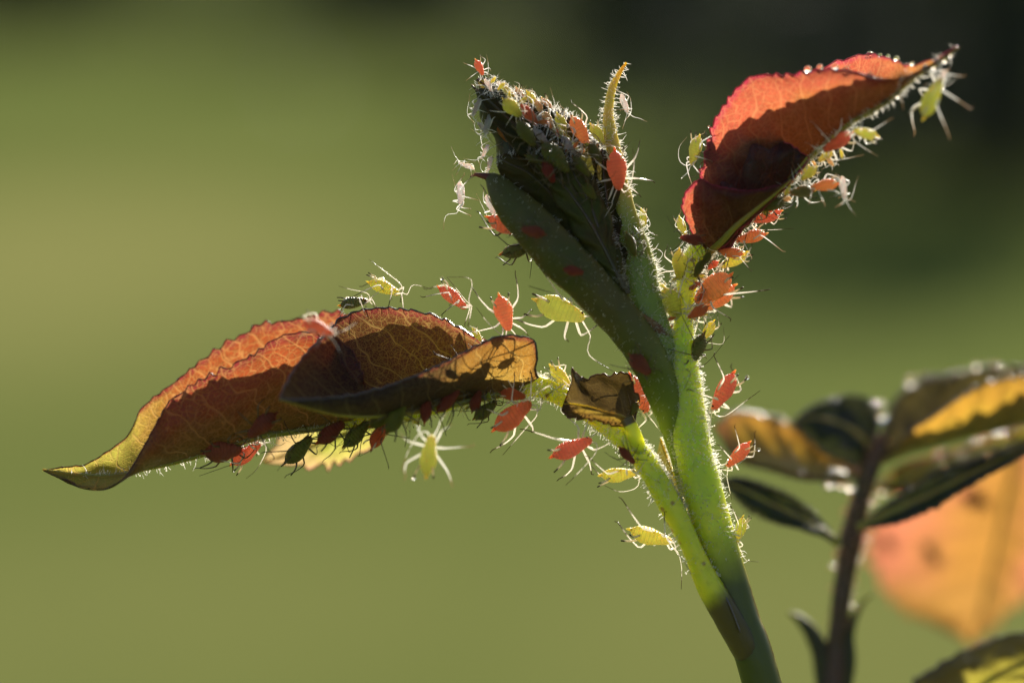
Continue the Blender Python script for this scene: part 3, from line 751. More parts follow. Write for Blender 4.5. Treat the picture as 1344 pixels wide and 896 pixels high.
blur_leaf([(1142, 605), (1152, 560), (1148, 530), (1120, 519), (1090, 524), (1062, 535), (1040, 552)], [(1142, 605), (1135, 580), (1115, 562), (1090, 552), (1065, 548), (1040, 552)],
          [(1142, 612), (1122, 610), (1100, 602), (1080, 592), (1060, 574), (1040, 552)], D2 + 0.1, 'leaf_bottle', 'dark blue-green leaflet rising behind the amber one', 42, df=.3, dn=-.2, gland=.1, dew=(('far', .3, .4, 2, .09), ('far', .62, .68, 1, .09)))
blur_leaf([(1102, 715), (1085, 690), (1065, 668), (1035, 648), (1000, 635), (970, 628), (946, 630)], [(1102, 715), (1080, 697), (1050, 680), (1015, 663), (980, 645), (946, 630)],
          [(1102, 715), (1075, 702), (1045, 692), (1010, 682), (975, 665), (946, 630)], D2 - 0.5, 'leaf_bottle', 'dark green lance-shaped leaflet low beside the sharp stem', 43, df=.12, dn=-.12, gland=.1, dew=(('near', 0, .12, 4, .035),))
blur_leaf([(1158, 605), (1160, 560), (1172, 528), (1205, 502), (1250, 491), (1300, 483), (1350, 482), (1420, 500)], [(1158, 605), (1190, 592), (1230, 582), (1280, 570), (1340, 556), (1420, 530)],
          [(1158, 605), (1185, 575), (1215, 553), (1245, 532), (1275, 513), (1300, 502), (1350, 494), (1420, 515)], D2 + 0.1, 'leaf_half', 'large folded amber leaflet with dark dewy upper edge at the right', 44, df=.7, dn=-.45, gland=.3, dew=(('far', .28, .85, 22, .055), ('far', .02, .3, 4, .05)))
blur_leaf([(1150, 640), (1180, 612), (1220, 600), (1270, 585), (1330, 565), (1400, 550)], [(1150, 640), (1190, 630), (1230, 612), (1280, 596), (1340, 580), (1400, 550)],
          [(1150, 640), (1190, 645), (1235, 625), (1290, 606), (1345, 590), (1400, 550)], D2 + 0.5, 'leaf_lime', 'narrow yellow leaflet with pale dewy edge between two darker ones', 45, df=.3, dn=-.2, gland=.3, marg='margin_pink', dew=(('far', .3, .9, 14, .045), ('near', .02, .2, 8, .05)))
blur_leaf([(1126, 692), (1160, 664), (1200, 638), (1235, 616), (1290, 602), (1340, 586), (1400, 560)], [(1126, 692), (1165, 675), (1210, 655), (1260, 630), (1310, 605), (1350, 588), (1400, 560)],
          [(1126, 692), (1165, 688), (1205, 676), (1255, 650), (1305, 616), (1350, 592), (1400, 560)], D2 - 0.5, 'leaf_bottle', 'dark green leaflet sloping up over the coral leaf', 46, df=.12, dn=-.2, gland=.1, dew=(('far', .45, .9, 5, .05),))
# the large coral leaf hanging further back
leaflet(r2, [(1340, 575, 5.0), (1400, 640, 5.4), (1400, 730, 5.6), (1350, 780, 5.6), (1310, 815, 5.5), (1275, 846, 5.3)], [(1340, 575, 5.0), (1320, 660, 5.2), (1305, 730, 5.3), (1290, 790, 5.3), (1275, 846, 5.3)],
        [(1340, 575, 5.0), (1250, 600, 5.3), (1180, 655, 5.5), (1140, 705, 5.6), (1152, 755, 5.6), (1182, 798, 5.5), (1220, 815, 5.4), (1250, 830, 5.3), (1275, 846, 5.3)],
        'leaf_coral', teeth=(14, 18), amp=0.12, bulge=((0, 0, .1), (0, 0, .15)), marg='margin_pink', label='large hanging coral and yellow leaf, most blurred, at the right edge', seed=47, nu=120)
mb = MB(); mb.tube(pts3([(1150, 600, D2), (1200, 560, 3.6), (1280, 545, 4.5), (1340, 575, 5.0)]), [.06, .05, .05, .05], seg=8); mb.build('leaf_stalk', M['stem_brown'], r2)
leaflet(r2, [(1340, 960, 1.9), (1250, 940, 1.9), (1205, 905, 1.9), (1200, 893, 1.9), (1240, 868, 1.95), (1290, 845, 2.0), (1344, 829, 2.0), (1420, 830, 2.0)], [(1340, 960, 1.9), (1300, 940, 1.8), (1280, 915, 1.75), (1300, 890, 1.7), (1350, 865, 1.7), (1420, 830, 2.0)],
        [(1340, 960, 1.9), (1360, 950, 1.6), (1370, 935, 1.5), (1385, 910, 1.5), (1400, 880, 1.7), (1420, 830, 2.0)], 'leaf_lime', teeth=(16, 10), amp=0.07, bulge=((0, 0, -.1), (0, 0, 0)), marg='margin_dark', gland=.15, label='lime green leaf with dark toothed rim cut off by the lower right corner', seed=48, nu=120, marg_r=0.016, dew=(('far', .55, .85, 4, .035),))
mb = MB(); mb.tube(pts3([(1086, 1080, D2), (1180, 1010, 2.3), (1280, 980, 2.0), (1340, 960, 1.9)]), [.06, .05, .05, .05], seg=8); mb.build('leaf_stalk', M['stem_brown'], r2)
# ------------------------------------------------------------------ aphids
def bug_material(name, c1, c2, trans=0.3, radius=(1.0, 0.5, 0.22), scale=0.12):
    k = NT(name)
    ob = k.obj()
    nz = k.noise(ob, 3.2, 4.0, 0.6)
    rnd_ = k.n('ObjectInfo').outputs['Random']
    c = k.mix(k.ramp(nz, 0.35, 0.65), c1, c2)
    c = k.mix(k.math('MULTIPLY', rnd_, 0.3), c, [x * 0.6 for x in c1])
    blot = k.noise(ob, 7.0, 3.0, 0.65)
    c = k.mix(k.math('MULTIPLY', k.ramp(blot, 0.5, 0.75), 0.45), c, [x * 0.42 for x in c1])
    sep = k.n('SeparateXYZ'); k.put(sep.inputs[0], ob)
    band = k.math('ABSOLUTE', k.math('SUBTRACT', k.math('FRACT', k.math('MULTIPLY', sep.outputs[0], 11.0)), 0.5))
    gut = k.math('SUBTRACT', 1.0, k.ramp(k.math('ADD', k.math('ABSOLUTE', sep.outputs[1]), k.math('MULTIPLY', k.math('SUBTRACT', nz, 0.5), 0.2)), 0.03, 0.17))
    c = k.mix(k.math('MULTIPLY', gut, 0.5), c, [c1[0] * 0.62, c1[1] * 0.5, c1[2] * 0.5])
    c = k.mix(k.math('MULTIPLY', k.math('SUBTRACT', 1.0, k.ramp(band, 0.02, 0.16)), 0.4), c, [x * 0.5 for x in c1])
    fine = k.noise(ob, 26.0, 2.0)
    r2_ = k.math('FRACT', k.math('MULTIPLY', rnd_, 7.31))
    c = k.mix(k.math('MULTIPLY', r2_, 0.25), c, [c2[0] * 0.85, min(1, c2[1] * (1.5 if c2[0] > c2[1] * 2 else 0.92)), c2[2]])
    h = k.math('ADD', k.math('MULTIPLY', k.ramp(band, 0.0, 0.25), 0.6), fine)
    bp = k.bump(h, 0.8, 0.03)
    pr = k.principled(Base_Color=c, Roughness=0.32, Specular_IOR_Level=0.45, Subsurface_Weight=1.0, Subsurface_Radius=radius, Subsurface_Scale=scale, Normal=bp)
    tr = k.n('BsdfTranslucent'); k.put(tr.inputs['Color'], k.mix(0.25, c, (1, 1, 1)))
    mx = k.n('MixShader'); mx.inputs[0].default_value = trans
    k.t.links.new(pr.outputs[0], mx.inputs[1]); k.t.links.new(tr.outputs[0], mx.inputs[2])
    return k.done(mx.outputs[0])
BUG = {
    'red': bug_material('aphid_red', (0.80, 0.14, 0.045), (0.96, 0.28, 0.085), trans=0.5),
    'orange': bug_material('aphid_orange', (0.88, 0.24, 0.05), (1.0, 0.42, 0.10), trans=0.5),
    'maroon': bug_material('aphid_maroon', (0.28, 0.04, 0.026), (0.40, 0.08, 0.04), trans=0.3),
    'yellow': bug_material('aphid_yellow', (0.82, 0.78, 0.05), (0.95, 0.88, 0.10), trans=0.55),
    'green': bug_material('aphid_green', (0.62, 0.66, 0.045), (0.82, 0.80, 0.09), trans=0.55),
    'olive': bug_material('aphid_olive', (0.15, 0.16, 0.02), (0.23, 0.22, 0.03), trans=0.25),
    'pale': bug_material('aphid_pale', (0.78, 0.52, 0.20), (0.88, 0.66, 0.30), trans=0.5),
    'skin': bug_material('aphid_skin', (0.80, 0.75, 0.70), (0.92, 0.88, 0.84), trans=0.65),
}
M['limb'] = hair_material('limb', (0.95, 0.90, 0.82), tip=(0.12, 0.07, 0.04), trans=0.75, rough=0.2)
M['limb_white'] = hair_material('limb_white', (0.96, 0.94, 0.90), tip=(0.50, 0.38, 0.26), trans=0.75, rough=0.2)
M['limb_dark'] = hair_material('limb_dark', (0.16, 0.11, 0.05), tip=(0.03, 0.02, 0.015), trans=0.3, rough=0.3)
M['cornicle'] = hair_material('cornicle', (0.85, 0.75, 0.55), tip=(0.08, 0.04, 0.02), trans=0.45)
M['eye'] = plain('aphid_eye', (0.03, 0.008, 0.008), 0.15, 0.7)

def body_mesh(plump, shrivel=0.0, seed=0):
    """pear-shaped trunk, head towards +x, back towards +z, one unit long"""
    prof = [(-0.5, .012), (-0.485, .05), (-0.455, .095), (-0.41, .145), (-0.35, .19), (-0.28, .226), (-0.2, .248), (-0.11, .256), (-0.02, .25), (0.06, .232), (0.13, .206), (0.185, .188), (0.235, .172), (0.285, .158), (0.325, .146), (0.36, .134), (0.395, .126), (0.43, .112), (0.462, .085), (0.485, .05), (0.5, .012)]
    seg = 18
    vs, ts = [], []
    for i, (x, r) in enumerate(prof):
        groove = 1 - 0.025 * (i % 2) * (1 if x < 0.2 else 0.6)
        for j in range(seg):
            a = 2 * math.pi * j / seg
            y, z = math.cos(a) * r * plump * groove, math.sin(a) * r * groove * (0.92 if math.sin(a) > 0 else 0.72)
            q = Vector((x, y, z + 0.03 - 0.10 * max(0, x) ** 1.0 * 0.6))
            nn = noise.noise(Vector((x * 6, y * 6 + seed, z * 6)))
            q *= 1 + nn * (0.03 + shrivel * 0.5)
            if shrivel:
                q.y *= 1 - shrivel * 0.45; q.z *= 1 - shrivel * 0.35
            vs.append(q); ts.append(i / len(prof))
    fs = []
    n = len(prof)
    for i in range(n - 1):
        for j in range(seg):
            k = (j + 1) % seg
            fs.append((i * seg + j, i * seg + k, (i + 1) * seg + k, (i + 1) * seg + j))
    fs.append(tuple(reversed(range(seg)))); fs.append(tuple(range((n - 1) * seg, n * seg)))
    mb = MB(); mb.add(vs, fs, ts)
    return outward(mb.mesh('body'))

def limb_mesh(name, pts, radii, n=10, seg=6):
    path, _ = resample([Vector((*p, r)) for p, r in zip(pts, radii)], n)
    mb = MB(); mb.tube([Vector(q[:3]) for q in path], [max(q[3], .004) for q in path], seg=seg)
    return outward(mb.mesh(name))
VAR = []
def make_variant(seed):
    rnd = random.Random(seed)
    g = lambda s: rnd.gauss(0, s)
    legs = []
    for side in (-1, 1):
        for x0, fx, fy, tx, ty in ((0.30, 0.50, 0.28, 0.78, 0.42), (0.20, 0.22, 0.42, 0.22, 0.78), (0.08, -0.24, 0.44, -0.74, 0.66)):
            fx += g(.07); fy += g(.05); tx += g(.12); ty += g(.10)
            kz = 0.14 + g(.06)
            zz = -0.40 + g(.05)
            hind = 1.25 if x0 < 0.15 else 1.0
            a = Vector((x0, side * 0.10, -0.06)); b = Vector((fx, side * fy, kz * hind)); c = Vector((tx, side * ty, zz))
            mid1 = a.lerp(b, .5); mid2 = b.lerp(c, .5) + Vector((0, side * 0.02, 0.02))
            foot = c + Vector((0.05 if x0 > .15 else -0.07, side * 0.03, -0.005))
            legs.append(limb_mesh('leg', [a, mid1, b.lerp(a, .08), b.lerp(c, .08), mid2, c, foot], [.017, .026, .022, .018, .0135, .011, .009], n=14))
    ants = []
    for side in (-1, 1):
        mode = rnd.random()
        if mode < 0.55:      # swept back over the body
            pts = [(0.47, side * .06, .03), (0.56, side * .12, .12 + g(.03)), (0.42 + g(.06), side * (.26 + g(.05)), .28 + g(.06)), (0.0 + g(.1), side * (.44 + g(.08)), .42 + g(.1)), (-0.50 + g(.15), side * (.55 + g(.1)), .46 + g(.14))]
        else:
            pts = [(0.47, side * .06, .03), (0.58, side * .12, .10), (0.72 + g(.06), side * (.20 + g(.05)), .22 + g(.06)), (0.98 + g(.1), side * (.34 + g(.08)), .42 + g(.1)), (1.22 + g(.12), side * (.54 + g(.1)), .64 + g(.14))]
        ants.append(limb_mesh('antenna', [Vector(p) for p in pts], [.018, .014, .011, .009, .006], n=12, seg=5))
    cor = []
    for side in (-1, 1):
        tip = Vector((-0.56 + g(.04), side * (.25 + g(.03)), .32 + g(.04)))
        cor.append(limb_mesh('cornicle', [Vector((-0.27, side * .15, .16)), Vector((-0.40, side * .20, .24 + g(.02))), tip], [.028, .023, .018], n=5))
    cauda = limb_mesh('cauda', [Vector((-0.46, 0, .02)), Vector((-0.54, 0, .035)), Vector((-0.61, 0, .05))], [.05, .035, .008], n=4)
    return dict(tip=tip, legs=legs, ants=ants, cor=cor, cauda=cauda)
for i in range(7):
    VAR.append(make_variant(100 + i))
BODY = {k: body_mesh(p, 0, i) for i, (k, p) in enumerate((('slim', 0.82), ('mid', 1.0), ('fat', 1.22)))}
SKIN = [body_mesh(0.8, 0.55, 5), body_mesh(0.7, 0.8, 9)]
eye_mb = MB(); eye_mb.ball(Vector((0, 0, 0)), 0.026, 8); EYE = eye_mb.mesh('eye')
drop_mb = MB(); drop_mb.ball(Vector((0, 0, 0)), 0.055, 10); DROP = drop_mb.mesh('droplet')
def part(name, me, mat, parent, loc=None):
    o = bpy.data.objects.new(name, me)
    col.objects.link(o)
    if not me.materials:
        me.materials.append(None)
    o.material_slots[0].link = 'OBJECT'
    o.material_slots[0].material = mat
    o.parent = parent
    if loc is not None:
        o.location = loc
    return o
bug_no = [0]
def aphid(tail, head, d, colour, dorsal, label, shape='mid', limb=None, tilt=0.0, drop=False, simple=False, name='aphid', cat='aphid', group='aphids on the rose shoots'):
    """tail and head in photograph pixels at depth d; dorsal is where its back faces (right, up, towards the lens); tilt sinks the head"""
    i = bug_no[0]; bug_no[0] += 1
    rnd = random.Random(500 + i)
    T = P(tail[0], tail[1], d - tilt * .5); H = P(head[0], head[1], d + tilt * .5)
    X = (H - T); L = X.length; X.normalize()
    dz = V(dorsal[0], dorsal[1], -dorsal[2])
    Z = dz - X * dz.dot(X); Z.normalize()
    Y = Z.cross(X)
    mw = Matrix((X, Y, Z)).transposed().to_4x4()
    mw = Matrix.Translation((T + H) * .5) @ mw @ Matrix.Diagonal((L, L, L, 1.0))
    root = thing(name, label, cat, mw=mw, group=group)
    skin = colour == 'skin'
    va = VAR[(i * 3 + 1) % len(VAR)]
    b = part('body', SKIN[i % 2] if skin else BODY[shape], BUG[colour], root)
    lm = M['limb_white'] if skin else M[limb or ('limb_dark' if colour in ('maroon', 'olive') else 'limb')]
    if simple:
        return root
    for me in va['legs']:
        part('leg', me, lm, root)
    for me in va['ants']:
        part('antenna', me, lm, root)
    if not skin:
        cm = M['limb_dark'] if colour in ('maroon', 'olive') else M['cornicle']
        for me in va['cor']:
            part('cornicle', me, cm, root)
        part('cauda', va['cauda'], BUG[colour], root)
        for s in (-1, 1):
            part('eye', EYE, M['eye'], root, (0.405, s * 0.112 * {'slim': .82, 'mid': 1, 'fat': 1.22}[shape], 0.02))
        if drop:
            part('droplet', DROP, M['dew'], root, va['tip'])
    return root
UPL, CAMF = (0, 1, .3), (0, .2, 1)
A = aphid
# on top of the left leaf
A((398, 424), (438, 440), -0.75, 'red', (.3, 1, .5), 'blurred red aphid with thick pale legs, leftmost on top of the dark side leaflet')
A((447, 402), (484, 395), 0.05, 'olive', (0, 1, .2), 'dark green aphid standing just behind the yellow one on the leaf crest', limb='limb')
A((484, 372), (525, 386), 0.08, 'yellow', (.1, 1, .25), 'bright yellow aphid standing on the crest of the dark side leaflet')
A((576, 379), (612, 405), 0.16, 'red', (.5, 1, .2), 'red aphid with a droplet on its tail tube, on the sloping leaf edge', drop=True, shape='slim')
A((655, 388), (668, 434), -0.12, 'orange', (-.1, .5, 1), 'orange-red aphid seen from its back, head down on the leaf corner', tilt=.1)
A((620, 432), (632, 449), 0.14, 'green', (.6, .6, .3), 'tiny green aphid between the two red ones on the leaf edge')
# under the left leaf
A((268, 594), (318, 589), -0.10, 'maroon', (.1, -.5, .8), 'large plump brown aphid hanging below the left leaf near its tip', shape='fat', limb='limb_dark')
A((304, 607), (342, 580), 0.05, 'red', (.5, -1, .2), 'bright red aphid half hidden behind the plump brown one')
A((362, 543), (326, 573), -0.36, 'maroon', (-.4, -.2, 1), 'dark maroon aphid on the shaded underside of the left leaf')
A((374, 606), (409, 573), -0.05, 'olive', (.5, -.6, .7), 'olive aphid hanging by itself below the left leaf')
A((417, 580), (452, 554), -0.16, 'maroon', (-.4, -.5, .7), 'dark maroon aphid right of the lone olive one under the leaf')
A((451, 584), (484, 553), -0.12, 'olive', (.4, -.6, .6), 'dark olive aphid between two reddish ones under the leaf')
A((489, 588), (507, 553), -0.2, 'red', (-.7, -.4, .6), 'dull red aphid pointing down among the olive ones under the leaf', shape='mid', limb='limb_dark')
A((486, 560), (513, 540), -0.28, 'olive', (-.3, -.3, 1), 'dark green aphid above the dull red one under the leaf')
A((508, 567), (531, 528), -0.42, 'olive', (.2, -.2, 1), 'blurred dark green aphid nearest the lens under the side leaflet', shape='mid')
A((549, 556), (536, 532), 0.1, 'yellow', (0, -.3, 1), 'pale yellow-green aphid lit up behind the dark ones under the leaf')
A((557, 554), (562, 516), -0.34, 'maroon', (.1, -.2, 1), 'maroon aphid hanging tail down below the middle of the side leaflet', shape='slim')
A((574, 540), (603, 512), -0.30, 'maroon', (-.2, -.2, 1), 'slanting maroon aphid under the side leaflet left of the stalk', shape='slim')
A((620, 540), (630, 512), -0.2, 'maroon', (-.2, -.2, 1), 'small brown aphid on the leaf stalk beside a dark olive one')
A((622, 548), (652, 526), -0.12, 'olive', (.1, -1, .5), 'dark olive aphid hanging from the leaf stalk left of the big red one', shape='fat')
A((649, 562), (697, 527), -0.16, 'red', (-.3, -.8, .7), 'big bright red aphid with dark antennae hanging below the leaf stalk', limb='limb')
A((657, 515), (690, 521), -0.16, 'red', (.1, .3, 1), 'small red aphid on the leaf stalk above the big red one')
A((560, 624), (567, 570), 0.75, 'green', (-.2, .1, 1), 'green aphid with thick white legs hanging in the air below the leaf', limb='limb_white', shape='slim', drop=True)
# behind the glowing base of the side leaflet
A((664, 468), (684, 455), -0.10, 'maroon', (.2, .3, -1), 'small dark silhouette of an aphid through the golden leaf corner')
A((628, 490), (652, 460), -0.14, 'maroon', (.1, .3, -1), 'slanting aphid silhouette in the middle of the golden leaf base')
A((610, 520), (624, 470), -0.18, 'maroon', (.1, .3, -1), 'largest aphid silhouette seen through the golden leaf base')
A((575, 522), (600, 488), -0.26, 'maroon', (.1, .3, -1), 'leftmost aphid silhouette seen through the golden leaf base')
# between leaf and stem
A((722, 481), (749, 510), 0.06, 'yellow', (.6, .6, .5), 'yellow-green aphid on the stalk between leaf and brown leaflet')
A((725, 598), (777, 576), -0.18, 'red', (-.1, -.4, .9), 'long red aphid hanging below the small brown leaflet', limb='limb', shape='slim')
A((826, 493), (849, 542), 0.12, 'red', (.7, .3, .6), 'bright red aphid behind the right edge of the small brown leaflet')
A((837, 527), (828, 545), -0.16, 'olive', (.3, 0, 1), 'tiny dark aphid at the right corner of the small brown leaflet')
A((813, 587), (833, 608), -0.30, 'maroon', (-.2, .1, 1), 'brown aphid lying flat on the yellow-green leaf stalk', limb='limb_dark', shape='slim')
A((789, 622), (836, 619), -0.10, 'yellow', (-.3, -1, .3), 'yellow aphid hanging left of the leaf stalk below the brown one', shape='slim')
A((828, 693), (882, 710), -0.06, 'yellow', (-.4, -.8, .4), 'lowest yellow-green aphid on the left of the leaf stalk', shape='slim')
A((974, 678), (966, 712), 0.06, 'green', (1, .2, .3), 'small green aphid lowest on the right side of the main stem', shape='slim')
A((982, 580), (953, 612), 0.05, 'red', (.8, -.2, .4), 'red aphid on the stem in front of the blurred amber leaf', drop=True, shape='slim')
A((961, 489), (934, 538), 0.05, 'red', (.9, .1, .4), 'slender red aphid with a droplet on the right of the main stem', drop=True, shape='slim')
A((922, 438), (907, 477), -0.06, 'olive', (.8, .2, .7), 'olive aphid right of the fork, just below a small yellow one')
A((936, 421), (920, 447), 0.0, 'yellow', (.9, .2, .5), 'small yellow aphid right of the fork above the olive one')
A((929, 402), (902, 416), -0.12, 'red', (.3, -.3, 1), 'small dark red aphid touching the stem below the big orange ones', shape='mid')
A((959, 362), (913, 398), 0.0, 'orange', (.2, .8, .7), 'big plump orange aphid on the right of the upper stem', shape='fat')
A((962, 374), (917, 407), 0.16, 'orange', (.7, -.5, .4), 'orange aphid pressed behind the big plump one')
A((873, 378), (891, 420), -0.02, 'green', (-.5, .3, .9), 'plump yellow-green aphid left of the upper stem, the lower of two', shape='fat')
A((892, 328), (892, 367), -0.04, 'yellow', (-.4, .1, .9), 'bright yellow-green aphid left of the upper stem, the upper of two', shape='mid')
A((932, 331), (922, 349), -0.12, 'olive', (.2, .2, 1), 'dark round aphid at the top of the stem below the red leaf')
A((922, 342), (912, 364), -0.14, 'olive', (.2, .2, 1), 'dark olive aphid on the upper stem between green and orange ones')
A((975, 334), (942, 331), -0.02, 'orange', (.1, .9, .5), 'orange aphid in front of a yellow one at the top of the stem')
A((979, 330), (944, 350), 0.12, 'yellow', (.4, -.8, .3), 'yellow aphid mostly behind an orange one at the top of the stem')
A((943, 343), (928, 353), 0.04, 'red', (.3, .4, .8), 'tiny red aphid low in the crowd at the top of the stem')
A((1005, 308), (966, 317), 0.02, 'orange', (.1, .9, .4), 'orange aphid sticking out right of the red leaf base', limb='limb_white')
A((923, 318), (893, 311), -0.22, 'maroon', (-.1, .5, 1), 'dark red aphid at the left base of the upper right leaf')
A((1024, 276), (988, 290), 0.0, 'red', (.2, -.9, .4), 'red aphid under the leaf below the first olive one')
A((1030, 260), (1002, 276), -0.22, 'olive', (.3, -.4, .9), 'olive aphid lowest on the underside of the red leaf', shape='mid')
A((1068, 250), (1036, 253), -0.34, 'olive', (.3, -.3, 1), 'blurred olive aphid next to the orange one under the red leaf', limb='limb_white')
A((1100, 242), (1064, 247), -0.42, 'orange', (.1, .8, .6), 'blurred orange aphid sticking out from under the red leaf', limb='limb_white')
A((1071, 219), (1051, 236), -0.30, 'green', (.5, -.3, .8), 'small olive-green aphid on the midrib above the orange one')
A((1092, 197), (1074, 212), -0.36, 'yellow', (.5, -.4, .7), 'small yellow aphid on the midrib below the dark red one')
A((1116, 174), (1080, 198), -0.44, 'red', (.3, -.6, .7), 'dark red aphid flat along the midrib of the red leaf', limb='limb_white', shape='slim')
A((1152, 178), (1120, 170), -0.62, 'green', (.2, -.9, .5), 'green aphid hanging from the red leaf just right of the dark red one', limb='limb_white')
A((1214, 155), (1236, 103), -0.88, 'green', (-.8, .2, .5), 'blurred green aphid dangling at the tip of the red leaf', limb='limb_white', shape='slim')
A((919, 180), (908, 217), -0.12, 'green', (-.9, .2, .4), 'yellow-green aphid with long white legs left of the red leaf', limb='limb_white')
A((893, 285), (900, 312), 0.0, 'green', (-.9, .1, .2), 'thin green aphid peeping out left of the lowest crimson leaflet', limb='limb_white')
A((938, 178), (932, 214), -0.16, 'maroon', (-.2, .2, -1), 'dark red aphid silhouette through the left edge of the red leaf')
A((1061, 120), (1054, 134), -0.38, 'olive', (0, .2, -1), 'tiny dark aphid silhouette high on the glowing red leaf')
# on the bud
A((624, 79), (634, 99), -0.02, 'red', (.3, .5, 1), 'small red aphid with white legs on the very tip of the bud', limb='limb_white')
A((661, 131), (684, 153), -0.26, 'green', (-.2, .2, 1), 'plump yellow-green aphid nearest the bud tip', shape='fat')
A((659, 114), (674, 130), -0.08, 'green', (.3, .7, .6), 'small green aphid between the bud tip and the plump one')
A((683, 138), (706, 166), -0.14, 'red', (.2, .5, .9), 'bright red aphid in the crowd along the bud crest', limb='limb_white', shape='slim')
A((680, 160), (703, 192), -0.34, 'olive', (-.3, .1, 1), 'olive-yellow aphid on the bud below the bright red one', shape='mid')
A((677, 116), (688, 138), 0.1, 'pale', (.6, .7, .3), 'pale amber aphid nearest the bud tip on the crest', limb='limb_white')
A((691, 121), (705, 142), 0.1, 'yellow', (.6, .7, .3), 'pale yellow aphid second along the bud crest', limb='limb_white')
A((703, 132), (712, 152), 0.0, 'pale', (.4, .7, .6), 'pale orange aphid third along the bud crest', limb='limb_white')
A((711, 130), (726, 152), 0.14, 'pale', (.6, .7, .2), 'pale brownish aphid furthest back on the bud crest', limb='limb_white')
A((712, 147), (726, 168), -0.04, 'pale', (.3, .6, .8), 'pale pinkish aphid between the red and the leaf-green ones', limb='limb_white')
A((731, 150), (742, 178), -0.02, 'green', (.3, .6, .8), 'leaf-green aphid on the bud crest left of the orange one', limb='limb_white')
A((750, 154), (771, 192), -0.06, 'orange', (.5, .5, .8), 'large glowing orange aphid standing on the bud crest', shape='mid')
A((775, 164), (793, 190), 0.02, 'green', (.3, .6, .6), 'green aphid between the orange one and the curved sepal')
A((772, 190), (790, 212), -0.12, 'olive', (.2, .4, 1), 'dark olive aphid below the green one beside the sepal')
A((807, 198), (813, 250), -0.12, 'red', (-.1, .1, 1), 'big plump red aphid clinging to the curved sepal', shape='mid', limb='limb')
A((712, 188), (746, 226), -0.36, 'olive', (.2, .3, 1), 'large olive aphid lying on the shaded face of the bud', shape='mid')
A((714, 212), (727, 240), -0.40, 'maroon', (-.2, .2, 1), 'dark red aphid deep in the shade of the bud')
A((655, 158), (667, 188), 0.02, 'orange', (-.8, .2, .5), 'orange aphid glowing on the left side of the bud', limb='limb_dark')
A((642, 284), (690, 305), -0.04, 'red', (-.5, -.8, .4), 'dark red aphid on the lower left of the bract', shape='mid', limb='limb_dark')
A((715, 308), (684, 300), -0.55, 'maroon', (.1, .1, 1), 'maroon aphid in shade on the bract, the upper of two')
A((740, 353), (766, 358), -0.55, 'maroon', (.1, .1, 1), 'maroon aphid in shade on the bract, the lower of two')
A((658, 332), (702, 322), -0.10, 'olive', (-.2, -.8, .6), 'dark green aphid hanging left of the bract', shape='slim')
A((705, 393), (768, 418), -0.05, 'green', (.3, -.6, .7), 'long green aphid with black leg joints left of the bract', limb='limb')
A((827, 466), (853, 491), -0.38, 'maroon', (.2, .2, 1), 'round maroon aphid on the stem below the fork', shape='fat')
A((841, 275), (846, 298), 0.16, 'green', (.9, .2, .3), 'small green aphid right of the curved sepal', limb='limb_white')
A((866, 372), (876, 390), 0.1, 'green', (.5, .5, .5), 'tiny green aphid in the gap between sepal and upper stem', limb='limb_white')
A((752, 206), (774, 232), -0.3, 'olive', (.3, .4, 1), 'dull olive aphid in the bud just left of the plump red one', shape='slim')
A((764, 240), (782, 262), -0.26, 'olive', (.2, .3, 1), 'dull green aphid deep in the bud hollow', shape='mid')
A((690, 205), (712, 214), -0.32, 'olive', (-.2, .3, 1), 'dull olive aphid left of the dark red one in the bud', shape='slim')
A((822, 306), (834, 336), -0.22, 'olive', (.3, .2, 1), 'dark aphid low on the broad base of the curved sepal', shape='slim')
A((843, 330), (856, 352), 0.0, 'green', (.8, .3, .5), 'green aphid on the right edge of the sepal base', shape='slim', limb='limb_white')
# on the blurred coral leaf
A((1214, 714), (1232, 740), 5.25, 'olive', (0, .2, 1), 'dark blurred aphid in the middle of the hanging coral leaf')
A((1262, 648), (1300, 664), 5.0, 'maroon', (0, .2, 1), 'dark reddish blurred aphid high on the hanging coral leaf')
A((1158, 702), (1172, 722), 5.4, 'olive', (0, .2, 1), 'dark blurred aphid at the left edge of the hanging coral leaf')
# shed skins
def skin(tail, head, d, dorsal, label):
    A(tail, head, d, 'skin', dorsal, label, name='shed_skin', cat='shed skin', group='shed aphid skins')
skin((814, 124), (824, 150), 0.02, (.9, .3, .3), 'white shed skin hanging on the right of the curved sepal')
skin((622, 222), (602, 214), -0.06, (-.2, .9, .3), 'white shed skin, upper of two dangling left of the bract')
skin((606, 238), (606, 272), -0.06, (-.9, .1, .3), 'white shed skin, lower of two dangling left of the bract')
skin((632, 130), (620, 152), -0.1, (-.9, .1, .5), 'pale shed skin below the bud tip on the left')
skin((646, 150), (636, 178), -0.05, (-.9, .1, .5), 'grey shed skin caught halfway down the left of the bud')
skin((642, 190), (632, 208), -0.05, (-.9, .1, .5), 'grey shed skin just above the bract tip')
skin((640, 255), (650, 284), -0.05, (-.9, .1, .5), 'white shed skin lying along the left of the bract')
skin((636, 104), (648, 124), -0.1, (.2, .8, .6), 'white shed skin right under the aphid on the bud tip')
skin((1104, 232), (1108, 262), -0.5, (.9, .3, .4), 'white shed skin right of the blurred orange aphid')
skin((1242, 92), (1228, 112), -0.88, (.8, .4, .4), 'white shed skin at the tip of the red leaf')
skin((628, 160), (640, 176), -0.02, (-.8, .3, .5), 'crumpled shed skin, second below the bud tip on the left')
skin((646, 206), (640, 226), 0.0, (-.9, .2, .4), 'crumpled shed skin wedged between bud and bract tip')
skin((655, 270), (664, 284), -0.08, (-.7, -.4, .5), 'small shed skin right above the dark red aphid on the bract')
skin((652, 108), (668, 122), 0.02, (.3, .9, .4), 'small shed skin on the crest behind the bud tip')
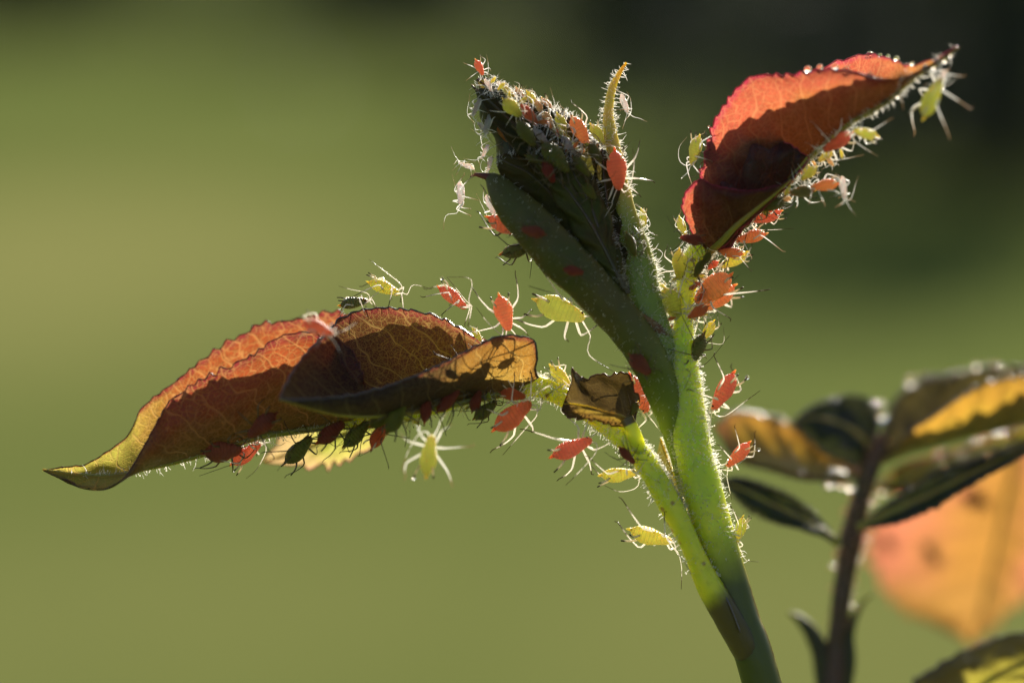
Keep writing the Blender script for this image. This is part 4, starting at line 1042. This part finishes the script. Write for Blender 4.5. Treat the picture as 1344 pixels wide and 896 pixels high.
skin((736, 178), (756, 204), -0.14, (.2, .5, 1), 'pale shed skin below the leaf-green aphid on the bud')
skin((700, 168), (724, 196), -0.2, (.2, .5, 1), 'white shed skin lying among aphids in the middle of the bud')
# nymphs too small and alike to tell apart, in their crowds
ORD = 'first second third fourth fifth sixth seventh eighth ninth tenth eleventh twelfth thirteenth fourteenth fifteenth sixteenth seventeenth eighteenth nineteenth twentieth'.split()
TONE = {'yellow': 'yellow', 'green': 'green', 'pale': 'pale amber', 'red': 'red', 'orange': 'orange'}
def nymphs(spots, where, group, seed, dors):
    rnd = random.Random(seed)
    for i, (x, y, d) in enumerate(spots):
        L = rnd.uniform(9, 17); a = rnd.uniform(0, 6.28)
        cl = rnd.choice(('yellow', 'green', 'pale', 'red', 'orange'))
        A((x - math.cos(a) * L / 2, y - math.sin(a) * L / 2), (x + math.cos(a) * L / 2, y + math.sin(a) * L / 2), d, cl, (dors[0] + rnd.gauss(0, .3), dors[1] + rnd.gauss(0, .3), dors[2]), 'tiny %s nymph, %s %s' % (TONE[cl], ORD[i], where), shape=rnd.choice(('slim', 'mid')), limb='limb_white', name='aphid_nymph', group=group)
def along(pts, n, j, seed):
    rnd = random.Random(seed)
    cv = [Vector(p) for p in pts]
    out = []
    for i in range(n):
        q = crom(cv, (i + rnd.uniform(.3, .7)) / n)
        out.append((q.x + rnd.gauss(0, j), q.y + rnd.gauss(0, j), q.z + rnd.gauss(0, .04)))
    return out
nymphs(along([(640, 110, -.08), (680, 140, -.1), (715, 165, -.12), (750, 190, -.1), (790, 212, -.08)], 20, 5, 1), 'from the bud tip along the crest', 'nymphs on the bud crest', 1, (.3, .6, .6))
nymphs(along([(940, 325, .05), (985, 290, 0), (1020, 262, -.15), (1060, 225, -.25), (1110, 178, -.45)], 19, 5, 2), 'from the stem up the midrib of the red leaf', 'nymphs under the red leaf', 2, (.5, -.6, .6))
nymphs(along([(912, 340, .06), (918, 380, .04), (916, 420, .02)], 12, 5, 3), 'from the top on the right of the upper stem', 'nymphs right of the upper stem', 3, (.9, .2, .4))
nymphs(along([(890, 335, .02), (884, 375, .02), (882, 410, .02), (872, 432, .0)], 7, 4, 4), 'from the top on the left of the upper stem', 'nymphs left of the upper stem', 4, (-.8, .2, .5))
nymphs(along([(430, 562, -.05), (480, 556, -.1), (540, 546, -.15), (600, 530, -.15), (650, 520, -.12)], 9, 4, 5), 'from the left under the dark side leaflet', 'nymphs under the side leaflet', 5, (0, -.8, .6))
